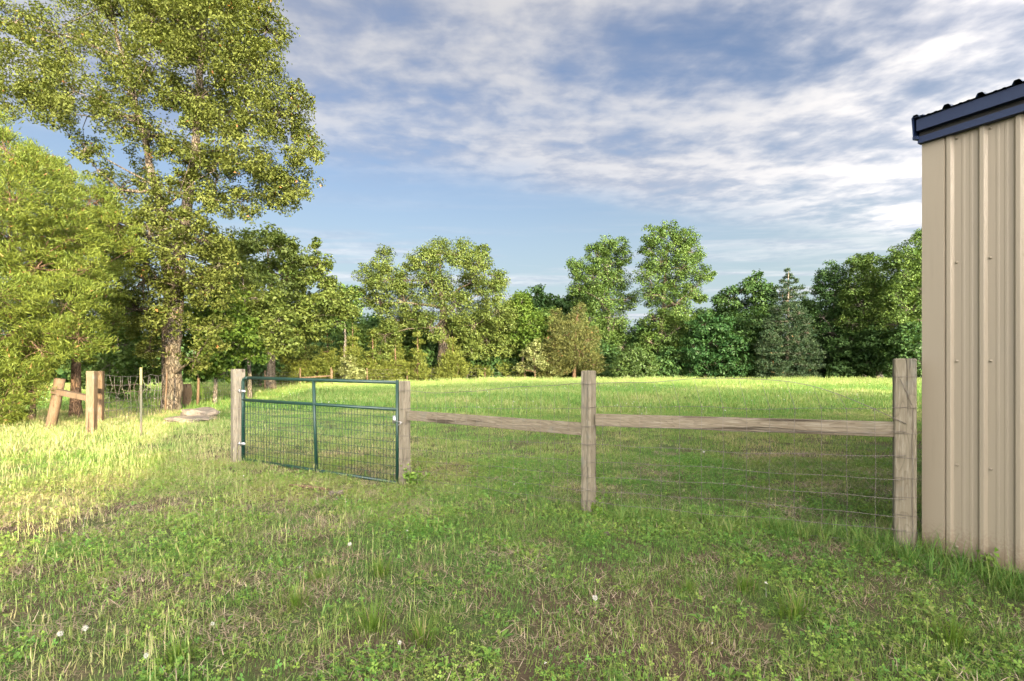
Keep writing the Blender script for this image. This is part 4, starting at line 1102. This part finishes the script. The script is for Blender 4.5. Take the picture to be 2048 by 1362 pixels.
# far-off wood behind everything (reads as one mass)
n = 26000
ang = R.uniform(-1.3, 1.45, n); rad = R.uniform(64, 84, n)
hx = 2.6 + 1.3 * vnoise(ang * 12, ang * 0 + 3) * 2
cz = R.random(n) ** 0.8 * (hx + 2.0) - 2.0
cc = np.stack([np.sin(ang) * rad, np.cos(ang) * rad, cz], 1)
ff = leaves_at(cc, unit(n), unit(n) + np.array([0, -.5, .6]), 0.9 + 0.7 * R.random(n), 0.6 + 0.5 * R.random(n))
fw = link('far_wood', quad_mesh('far_wood', ff, DRK, R.random(n))); tag(fw, 'low dark mass of distant woodland behind the tree line', 'woodland', kind='stuff')

# more of the same wood outside the frame at right: it shades the right part of the tree line
src = [o for o in bpy.data.objects if o.type == 'EMPTY' and o.get('label', '').startswith('highest tree of the right wood')][0]
kids = [c for c in src.children]
for i, (x, y, s, rz) in enumerate([(35, 42, 1.0, 1), (38, 34, 1.1, 2.2), (43, 27, 1.05, 4), (48, 18, 1.1, 5), (33, 47, .95, 3), (54, 8, 1.1, 1.5), (42, 38, 1.1, .4)]):
    e = src.copy(); COL.objects.link(e); e.location = (x, y, gzf(x, y)); e.rotation_euler = (0, 0, rz); e.scale = (s, s, s)
    e['label'] = 'tall dark tree of the wood beyond the shed, out of view'; e['group'] = 'wood beyond the shed'
    for k in kids:
        c = k.copy(); COL.objects.link(c); c.parent = e; c.matrix_parent_inverse = k.matrix_parent_inverse.copy()

# ------------------------------------------------------------------ ground plants
GRASS = plant_mat('grass_blade', (0.092, 0.205, 0.045), (0.215, 0.285, 0.080), (0.42, 0.35, 0.22), 0.38)
CLOV = plant_mat('clover_leaf', (0.10, 0.23, 0.045), (0.20, 0.30, 0.055), (0.28, 0.27, 0.11), 0.36)
STEM = plant_mat('seed_stem', (0.16, 0.26, 0.07), (0.24, 0.29, 0.10), (0.34, 0.31, 0.16), 0.25)
STRAW = plant_mat('dead_thatch', (0.19, 0.14, 0.095), (0.27, 0.21, 0.15), (0.36, 0.30, 0.22), 0.15)
MW = metal_paint('white_petals', (0.5, 0.5, 0.46), 0.8, 0, 0.0)
MYEL = metal_paint('yellow_petals', (0.7, 0.5, 0.05), 0.8, 0, 0.0)

class Pl:
    """accumulates triangles/quads (as quads) with a per-face random value"""
    def __init__(s): s.q = []; s.r = []
    def quad(s, a, b, c, d, r): s.q += [a, b, c, d]; s.r.append(r)
    def blade(s, base, h, w, az, lean, bend, r, seg=3):
        dx, dy = math.cos(az), math.sin(az); sx, sy = -dy, dx
        p = np.array(base, float); an = lean; pts = []; ws = []
        for k in range(seg + 1):
            f = k / seg; ww = w * (1 - f ** 1.6) + w * 0.06
            pts.append(p.copy()); ws.append(ww)
            st = h / seg
            p = p + np.array([dx * math.sin(an), dy * math.sin(an), math.cos(an)]) * st
            an += bend / seg
        for k in range(seg):
            s1 = np.array([sx, sy, 0]) * ws[k] / 2; s2 = np.array([sx, sy, 0]) * ws[k + 1] / 2
            s.quad(pts[k] - s1, pts[k] + s1, pts[k + 1] + s2, pts[k + 1] - s2, r)
    def mesh(s, name, mat): return quad_mesh(name, np.array(s.q), mat, s.r)

rg = random.Random(99)
def grass_patch(nb, rad, h0, h1, w, bend=1.1, lean=0.35, seg=3, clumpy=0):
    pl = Pl()
    for i in range(nb):
        a = rg.uniform(0, 6.283); rr = rad * math.sqrt(rg.random())
        if clumpy: rr = rad * rg.random() ** 1.5
        h = rg.uniform(h0, h1); h *= 1 if rg.random() < .75 else 1.35
        az = rg.uniform(0, 6.283) if not clumpy else a + rg.gauss(0, .5)
        pl.blade((rr * math.cos(a), rr * math.sin(a), -0.01), h, w * rg.uniform(.6, 1.4), az, abs(rg.gauss(0, lean)), rg.uniform(0.1, bend), rg.random(), seg)
    return pl
def clover_patch(n, rad, h0, h1, ls):
    pl = Pl()
    for i in range(n):
        a = rg.uniform(0, 6.283); rr = rad * math.sqrt(rg.random()); h = rg.uniform(h0, h1)
        c = np.array([rr * math.cos(a), rr * math.sin(a), h]); r = rg.random(); s = ls * rg.uniform(.6, 1.3); t0 = rg.uniform(0, 6.28)
        tl = np.array([rg.gauss(0, .35), rg.gauss(0, .35), 0])
        for k in range(3):
            t = t0 + k * 2.094; d1 = np.array([math.cos(t), math.sin(t), 0.15]); e1 = np.array([-math.sin(t), math.cos(t), 0])
            d1[2] += d1[:2] @ tl[:2]; e1[2] += e1[:2] @ tl[:2]
            pl.quad(c, c + d1 * s * .6 - e1 * s * .42, c + d1 * s, c + d1 * s * .6 + e1 * s * .42, r)
        pl.blade((c[0] * .9, c[1] * .9, 0), h, .002, rg.uniform(0, 6), .1, .1, r, 1)
    return pl
def stem_patch(n, rad, h0, h1, w=.003):
    pl = Pl()
    for i in range(n):
        a = rg.uniform(0, 6.283); rr = rad * math.sqrt(rg.random()); h = rg.uniform(h0, h1); az = rg.uniform(0, 6.28); ln = abs(rg.gauss(0, .12)); r = rg.random()
        b = np.array([rr * math.cos(a), rr * math.sin(a), 0.0])
        pl.blade(b, h * .75, w, az, ln, .1, r, 2)
        d_ = np.array([math.cos(az) * math.sin(ln + .08), math.sin(az) * math.sin(ln + .08), math.cos(ln)])
        t = b + d_ * h * .68
        for k in range(2):     # seed head: two crossed narrow leaves
            s_ = np.array([math.cos(az + 1.57 * k), math.sin(az + 1.57 * k), 0]) * w * .62
            pl.quad(t, t + d_ * h * .12 + s_, t + d_ * h * .34, t + d_ * h * .12 - s_, min(1, r + .25))
    return pl
def broad_patch(n, s):
    pl = Pl()
    for i in range(n):
        az = i * 6.283 / n + rg.uniform(-.3, .3); L = s * rg.uniform(.7, 1.2); w = L * rg.uniform(.22, .34); el = rg.uniform(.25, .9)
        d1 = np.array([math.cos(az) * math.cos(el), math.sin(az) * math.cos(el), math.sin(el)]); d2 = np.array([math.cos(az), math.sin(az), 0.1]); e = np.array([-math.sin(az), math.cos(az), 0]); r = rg.random()
        m1 = d1 * L * .5; m2 = m1 + d2 * L * .25; tip = m1 + d2 * L * .5 - np.array([0, 0, L * .08])
        z0 = np.zeros(3)
        pl.quad(z0, m1 - e * w * .5, m2, m1 + e * w * .5, r); pl.quad(m1 - e * w * .5, m2 - e * w * .45, tip, m2, r); pl.quad(m1 + e * w * .5, m2, tip, m2 + e * w * .45, r)
    return pl
def straw_patch(n, rad, L):
    pl = Pl()
    for i in range(n):
        a = rg.uniform(0, 6.283); rr = rad * math.sqrt(rg.random())
        pl.blade((rr * math.cos(a), rr * math.sin(a), rg.uniform(.002, .02)), L * rg.uniform(.5, 1.3), .0032, rg.uniform(0, 6.28), rg.uniform(1.0, 1.5), rg.uniform(-.3, .4), rg.random(), 2)
    return pl

def scatter(name, variants, pts, scl, tint, mat, label, tilt=0.12):
    """one object: every plant patch of this sort, instanced by its own geometry nodes"""
    n = len(pts)
    me = bpy.data.meshes.new(name + '_points'); me.vertices.add(n)
    z = gz(pts[:, 0], pts[:, 1]); co = np.stack([pts[:, 0], pts[:, 1], z], 1)
    me.vertices.foreach_set('co', co.astype(np.float32).ravel())
    def att(nm, ty, key, arr):
        a_ = me.attributes.new(nm, ty, 'POINT'); a_.data.foreach_set(key, arr)
    rot = np.stack([R.normal(0, tilt, n), R.normal(0, tilt, n), R.uniform(0, 6.283, n)], 1).astype(np.float32)
    att('rot', 'FLOAT_VECTOR', 'vector', rot.ravel()); att('scl', 'FLOAT', 'value', np.asarray(scl, np.float32)); att('tint', 'FLOAT', 'value', np.asarray(tint, np.float32))
    att('idx', 'INT', 'value', R.integers(0, len(variants), n).astype(np.int32))
    o = link(name, me)
    ng = bpy.data.node_groups.new(name + '_scatter', 'GeometryNodeTree')
    ng.interface.new_socket('Geometry', in_out='INPUT', socket_type='NodeSocketGeometry'); ng.interface.new_socket('Geometry', in_out='OUTPUT', socket_type='NodeSocketGeometry')
    gi = ng.nodes.new('NodeGroupInput'); go = ng.nodes.new('NodeGroupOutput'); iop = ng.nodes.new('GeometryNodeInstanceOnPoints')
    jn = ng.nodes.new('GeometryNodeJoinGeometry')
    for k, pl in enumerate(variants):
        vo = bpy.data.objects.new(name + '_variant', pl.mesh(name + '_variant', mat))
        oi = ng.nodes.new('GeometryNodeObjectInfo'); oi.inputs['Object'].default_value = vo; oi.inputs['As Instance'].default_value = False
        g2 = ng.nodes.new('GeometryNodeGeometryToInstance'); ng.links.new(oi.outputs['Geometry'], g2.inputs[0]); ng.links.new(g2.outputs[0], jn.inputs[0])
    def na(nm, ty):
        x = ng.nodes.new('GeometryNodeInputNamedAttribute'); x.data_type = ty; x.inputs['Name'].default_value = nm; return x.outputs['Attribute']
    er = ng.nodes.new('FunctionNodeEulerToRotation')
    ng.links.new(na('rot', 'FLOAT_VECTOR'), er.inputs[0])
    ng.links.new(gi.outputs[0], iop.inputs['Points']); ng.links.new(jn.outputs[0], iop.inputs['Instance'])
    iop.inputs['Pick Instance'].default_value = True
    ng.links.new(na('idx', 'INT'), iop.inputs['Instance Index']); ng.links.new(er.outputs[0], iop.inputs['Rotation']); ng.links.new(na('scl', 'FLOAT'), iop.inputs['Scale'])
    ng.links.new(iop.outputs[0], go.inputs[0])
    md = o.modifiers.new('scatter', 'NODES'); md.node_group = ng
    tag(o, label, 'ground plants', kind='stuff')
    return o

# regions: sample in the camera's view wedge (plus a margin) out to the crest
def sample(d0, d1, dens, margin=1.5):
    """area-uniform points with view-wedge footprint"""
    n = int((d1 * d1 - d0 * d0) * 1.0 * dens + (d1 - d0) * 2 * margin * dens)
    y = np.sqrt(R.uniform(d0 * d0, d1 * d1, n)); x = R.uniform(-1, 1, n) * (y * 1.02 + margin)
    p = np.stack([x, y], 1)
    # not inside the shed
    rel = p - np.array([SHD.x, SHD.y]); s = rel @ np.array([DW.x, DW.y]); t = rel @ np.array([DB.x, DB.y])
    return p[~((s > 0.0) & (t > -0.01) & (s < LW) & (t < DEEP))]

def bare(p):
    """0..1: bare worn soil near the gate and at the left foreground"""
    x, y = p[:, 0], p[:, 1]
    def blob(cx, cy, rx, ry): return np.exp(-((x - cx) / rx) ** 2 - ((y - cy) / ry) ** 2)
    b = blob(-2.1, 5.8, .9, .45) + 1.0 * blob(-2.25, 5.9, .5, .22) + 0.9 * blob(-1.9, 6.6, .8, .5) + 0.75 * blob(-3.2, 5.1, 1.2, .5) + .6 * blob(-4.2, 7.7, .3, .3) + .6 * blob(-1.2, 7.6, 1.0, .5) + .5 * blob(-3.4, 3.0, .9, .4) + .45 * blob(1.6, 4.4, .9, .12) + .4 * blob(0.0, 5.6, .8, .15)
    b = b + .9 * blob(-2.9, 4.25, 1.0, .22) + .7 * blob(-2.3, 5.0, 1.2, .25) + .8 * blob(-3.0, 3.45, .55, .2) + 0.75 * np.clip((fbm(x * 1.3 + 40, y * 1.6 + 7, 4) - 0.56) * 5, 0, 1)
    return np.clip(b, 0, 1)
def tintf(p):
    x, y = p[:, 0], p[:, 1]
    t = 0.20 + 0.95 * (fbm(x * 0.8 + 3, y * 0.8 + 77, 4) - 0.38) + 0.45 * (fbm(x * 3.1 + 3, y * 3.1, 2) - 0.5)
    leftish = np.clip((-x - 0.5) / 4, 0, 1) * np.clip((11 - y) / 5, 0, 1)
    t = t + 0.22 * leftish + 0.30 * bare(p)
    mid_green = np.exp(-((x - 2.5) / 2.5) ** 2 - ((y - 6) / 3) ** 2)
    lit = np.clip((-x - 0.42 * y - 1.6) / 1.0, 0, 1)  # sunlit side of the shadow edge: warm light painted in as yellower tint
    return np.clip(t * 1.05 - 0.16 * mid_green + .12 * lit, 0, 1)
def keep(p, prob): return p[R.random(len(p)) < prob]

near = [grass_patch(46, 0.13, .022, .060, .0036, 1.6, .55, 3) for _ in range(6)]
p = sample(1.7, 8.5, 190); p = keep(p, 1 - 0.90 * bare(p)); 
scatter('lawn_grass', near, p, 0.62 + 0.6 * fbm(p[:, 0] * 1.7, p[:, 1] * 1.7, 3) + .0, tintf(p), GRASS, 'short mixed grass and weeds of the near lawn')
midp = [grass_patch(46, 0.24, .035, .085, .0075, 1.5, .5, 2) for _ in range(5)]
p = sample(8.2, 17, 38); p = keep(p, 1 - 0.7 * bare(p))
scatter('pasture_grass', midp, p, 0.65 + 0.6 * fbm(p[:, 0], p[:, 1], 3), np.clip(tintf(p) + .06, 0, 1), GRASS, 'short green pasture grass behind the fence')
farp = [grass_patch(46, 0.5, .07, .17, .018, 1.3, .45, 2) for _ in range(5)]
p = sample(16.5, 44, 10, 4)
scatter('field_grass', farp, p, 0.8 + 0.6 * fbm(p[:, 0] * .5, p[:, 1] * .5, 3), np.clip(0.14 + .9 * (fbm(p[:, 0] * .35 + 9, p[:, 1] * .5, 4) - .3) + .015 * np.clip(p[:, 1] - 28, 0, 9), 0, 1), GRASS, 'green grass of the rising field toward the trees')
tall = [stem_patch(16, .5, .28, .52, .016) for _ in range(4)]
p = sample(31, 41, 3.2, 3); p = p[p[:, 0] > -14]
scatter('tall_field_grass', tall, p, 0.55 + 0.4 * R.random(len(p)), 0.0 + .45 * R.random(len(p)), STEM, 'taller seeding grass on the crest before the trees', .1)
cv = [clover_patch(38, .12, .008, .038, .0100) for _ in range(5)]
p = sample(1.7, 8.5, 120); cm = fbm(p[:, 0] * 1.1 + 60, p[:, 1] * 1.1, 3); p = keep(p, np.clip((cm - .40) * 6, .12, 1) * np.clip(1.15 - .18 * p[:, 0], .25, 1) * (1 - .45 * bare(p)))
scatter('clover', cv, p, 0.8 + .6 * R.random(len(p)), tintf(p) * .8 + .1, CLOV, 'patches of small clover leaves among the lawn grass', .2)
sm = [stem_patch(7, .15, .07, .18, .0036) for _ in range(5)]
p = sample(1.8, 12, 24); p = keep(p, np.clip(.30 + .14 * (-p[:, 0]), .12, 1) * np.clip((fbm(p[:, 0] + 11, p[:, 1] + 4, 3) - .3) * 4, .1, 1))
scatter('seed_stems', sm, p, 0.7 + .6 * R.random(len(p)) + .3 * np.clip(-p[:, 0] / 5, 0, 1), 0.2 + .6 * R.random(len(p)), STEM, 'upright thin seed stems standing above the lawn', .08)
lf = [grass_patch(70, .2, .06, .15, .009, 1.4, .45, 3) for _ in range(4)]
# longer grass at the left woodland edge
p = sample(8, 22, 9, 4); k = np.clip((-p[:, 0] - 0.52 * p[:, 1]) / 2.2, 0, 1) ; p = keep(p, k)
scatter('rough_grass', lf, p, .7 + .6 * R.random(len(p)), np.clip(.55 + .6 * (fbm(p[:, 0], p[:, 1], 3) - .35), 0, 1), GRASS, 'rough longer grass along the left woodland edge', .1)  # dry golden stems, tint raised further to paint in the sunlit look
# long dark grass along the shed wall and along the wire
def strip(a, b, w, n): 
    t = R.random(n); a = np.array(a); b = np.array(b); q_ = a + (b - a) * t[:, None] + R.normal(0, w, (n, 2)); return q_
lg = [grass_patch(26, .10, .13, .30, .0065, 1.9, .35, 4, clumpy=1) for _ in range(5)]
sa = np.array([SHD.x, SHD.y]) + np.array([DN.x, DN.y]) * .16; sb = sa + np.array([DW.x, DW.y]) * 3.2
p = np.concatenate([strip(sa, sb, .08, 110), strip(sa + np.array([DN.x, DN.y]) * .22, sb + np.array([DN.x, DN.y]) * .3, .14, 110), strip((2.0, 4.35), (3.0, 3.75), .09, 34)])
rel = p - np.array([SHD.x, SHD.y]); s = rel @ np.array([DW.x, DW.y]); t = rel @ np.array([DB.x, DB.y]); p = p[~((s > 0) & (t > -.06))]
scatter('shed_grass', lg, p, .38 + .42 * R.random(len(p)), .25 * R.random(len(p)), GRASS, 'long dark green grass along the foot of the shed wall', .1)
p = np.concatenate([strip(PG, PM, .10, 60), strip(PM, PR, .10, 130), strip((.9, 4.8), (2.8, 3.85), .16, 90), strip(PL, PG, .10, 60)])
scatter('fence_line_grass', lg, p, .30 + .35 * R.random(len(p)), .10 + .35 * R.random(len(p)), GRASS, 'slightly longer grass left under the wire fence', .1)
# scattered tufts
p = sample(1.9, 14, 1.7)
scatter('grass_tufts', lg, p, .25 + .30 * R.random(len(p)), .1 + .4 * R.random(len(p)), GRASS, 'odd tufts of longer grass through the lawn', .1)
bd = [broad_patch(7, .06) for _ in range(3)]
p = sample(1.7, 9, 5.5)
scatter('broadleaf_weeds', bd, p, .6 + .7 * R.random(len(p)), .15 + .4 * R.random(len(p)), CLOV, 'low broad leaved weeds dotted through the lawn', .1)
sw = [straw_patch(40, .14, .06) for _ in range(4)]
p = sample(1.7, 9, 60); p = keep(p, np.clip(.35 + .8 * bare(p) + 1.2 * (fbm(p[:, 0] * 1.5, p[:, 1] * 1.5 + 90, 3) - .45), .1, 1))
scatter('dead_thatch', sw, p, .7 + .6 * R.random(len(p)), R.random(len(p)), STRAW, 'dry tan thatch lying between the grass blades', .05)
# small white clover flowers
def flower_variant():
    pl = Pl(); pl.blade((0, 0, 0), .07, .002, 0, .05, .1, .2, 1)
    for i in range(10):
        a = rg.uniform(0, 6.28); e = rg.uniform(-.4, 1.4); d_ = np.array([math.cos(a) * math.cos(e), math.sin(a) * math.cos(e), math.sin(e)]); s_ = np.array([-math.sin(a), math.cos(a), 0])
        c = np.array([0, 0, .072]); pl.quad(c, c + d_ * .006 - s_ * .003, c + d_ * .011, c + d_ * .006 + s_ * .003, .5)
    return pl
p = sample(1.8, 8, .45)
scatter('clover_flowers', [flower_variant()], p, .6 + .6 * R.random(len(p)), R.random(len(p)), MW, 'tiny white clover flowers dotted over the lawn', .1)
p = sample(13, 33, .8); p = keep(p, np.clip((fbm(p[:, 0] * .4 + 5, p[:, 1] * .4, 2) - .45) * 8, 0, 1))
scatter('clover_flowers', [flower_variant()], p, 2.2 + 1.2 * R.random(len(p)), R.random(len(p)), MW, 'white flower heads speckling the far field', .1)

# countable plants: dandelion clocks, bright tufts, the weed at the gate post
def place(mesh_pl, name, mat, loc, label, cat, group=None, scl=1.0):
    o = link(name, mesh_pl.mesh(name, mat)); o.location = loc; o.scale = (scl,) * 3; o.rotation_euler = (0, 0, rg.uniform(0, 6)); tag(o, label, cat, group); return o
GREENP = leaf_mat('bright_tuft', (0.075, 0.155, 0.020), (0.14, 0.21, 0.035), (0.3, .25, .12), .35, dryf=.05)
WEEDM = leaf_mat('gate_weed', (0.10, 0.21, 0.03), (0.20, 0.30, 0.05), None, .35)
def place_px(px_, py_):
    """ground point seen at a pixel of the photograph"""
    d = 1.3 * F / (py_ - HZ)
    for _ in range(12):
        x = (px_ - CX) / F * d; d = -gzf(x, d) * F / (py_ - HZ)
    x = (px_ - CX) / F * d
    return Vector((x, d, gzf(x, d)))
for x, y, s, lab in [(745, 1262, 1.0, 'bright yellow green grass tuft, largest, at lower centre left'), (843, 1285, .85, 'bright grass tuft just right of the largest tuft'), (590, 1215, .8, 'bright grass tuft left of the largest one'), (355, 1325, .9, 'bright grass tuft near the bottom edge at left'),
                     (640, 1165, .7, 'grass tuft above and left of the largest tuft'), (760, 1150, .8, 'green grass tuft below the gate, above the largest tuft'), (1380, 1185, .6, 'thin grass tuft right of the dandelion clock'), (1490, 1180, .8, 'grass tuft in the lawn toward the shed'), (1590, 1235, 1.0, 'spreading grass tuft in front of the shed'), (1905, 1290, 1.0, 'grass tuft at lower right below the shed')]:
    place(grass_patch(130, .10, .08, .19, .0045, 1.2, .40, 3, clumpy=1), 'grass_tuft', GREENP, place_px(x, y), lab, 'grass tuft', 'bright grass tufts in the lawn', s)
def dandelion(loc, h, r, label):
    e = empty('dandelion_clock', tuple(loc), label, 'flower', 'dandelion clocks in the lawn')
    MB().tube([loc, loc + Vector((.01, 0, h * .6)), loc + Vector((.005, 0, h))], .0018, 5).build('stalk', STEM_M, e)
    c = np.array(loc + Vector((.005, 0, h))); n_ = 90; u = unit(n_)
    MB().tube([Vector(c) - Vector((0, 0, .004)), Vector(c) + Vector((0, 0, .004))], .004, 6).build('receptacle', STEM_M, e)
    V = leaves_at(c + u * r * .62, u, unit(n_), np.full(n_, r * .75), np.full(n_, r * .13)); V2 = leaves_at(c + u * r, unit(n_), u, np.full(n_, r * .34), np.full(n_, r * .22), 0)
    link('seed_head', quad_mesh('seed_head', np.concatenate([V, V2]), MW, np.full(2 * n_, .5)), e)
STEM_M = metal_paint('plant_stalk', (0.16, 0.2, 0.08), .6, 0, .1)
for x, y, h, r, lab in [(1188, 1225, .10, .019, 'white dandelion clock in the lawn below the middle post'), (698, 1108, .09, .018, 'white dandelion clock below the gate end'), (168, 1290, .10, .018, 'white dandelion clock at lower left, upper of the pair'), (118, 1298, .09, .017, 'white dandelion clock at lower left, left of the pair'),
                        (290, 1340, .08, .015, 'white dandelion clock near the bottom edge at left'), (1024 + 383, 925, .2, .022, 'pale dandelion clock behind the right wire bay'), (423, 1270, .07, .013, 'small dandelion clock left of the bright tufts'), (797, 1310, .07, .012, 'small white dandelion clock near the bottom centre')]:
    dandelion(place_px(x, y), h * .8, r * .72, lab)
# leafy weed at the foot of the post by the gate
def weed(loc, h, n, label, spread=.16):
    e = empty('leafy_weed', tuple(loc), label, 'weed'); V = []; RR = []
    for s_ in range(7):
        az = rg.uniform(0, 6.28); hh = h * rg.uniform(.5, 1.05); sp = spread * rg.uniform(.2, 1)
        tip = loc + Vector((math.cos(az) * sp, math.sin(az) * sp, hh)); mid_ = loc.lerp(tip, .5) + Vector((0, 0, .03))
        MB().tube([loc, mid_, tip], [.004, .003, .0015], 4).build('stem', STEM_M, e)
        k = n // 7; f = R.random(k); b = np.array([list(loc.lerp(tip, float(q_))) for q_ in f]) + R.normal(0, .025, (k, 3))
        V.append(leaves_at(b, unit(k) + np.array([0, 0, .2]), unit(k) + np.array([0, -.2, 1.0]), .035 + .03 * R.random(k), .022 + .016 * R.random(k))); RR.append(R.random(k))
    V = np.concatenate(V); link('leaves', quad_mesh('leaves', V, WEEDM, np.concatenate(RR)), e)
weed(Vector((PG[0] + .13, PG[1] - .10, gzf(PG[0] + .1, PG[1] - .12))), .30, 330, 'leafy green weed at the foot of the left fence post', .2)
weed(Vector((PM[0] + .08, PM[1] - .08, gzf(PM[0] + .1, PM[1] - .1))), .13, 60, 'small weed at the foot of the middle fence post', .06)
weed(Vector((SHD.x + .12, SHD.y - .33, gzf(SHD.x + .12, SHD.y - .33))), .14, 40, 'small yellowish weed against the shed corner', .05)
weed(Vector((-11.9, 20.5, gzf(-11.9, 20.5))), 1.3, 900, 'pale leafy shrub in the light behind the stump post', .9)

SC.render.engine = 'CYCLES'
SC.cycles.use_denoising = True
SC.cycles.max_bounces = 6
SC.cycles.diffuse_bounces = 4
SC.cycles.transmission_bounces = 3
SC.cycles.glossy_bounces = 2
SC.cycles.caustics_reflective = False
SC.cycles.caustics_refractive = False
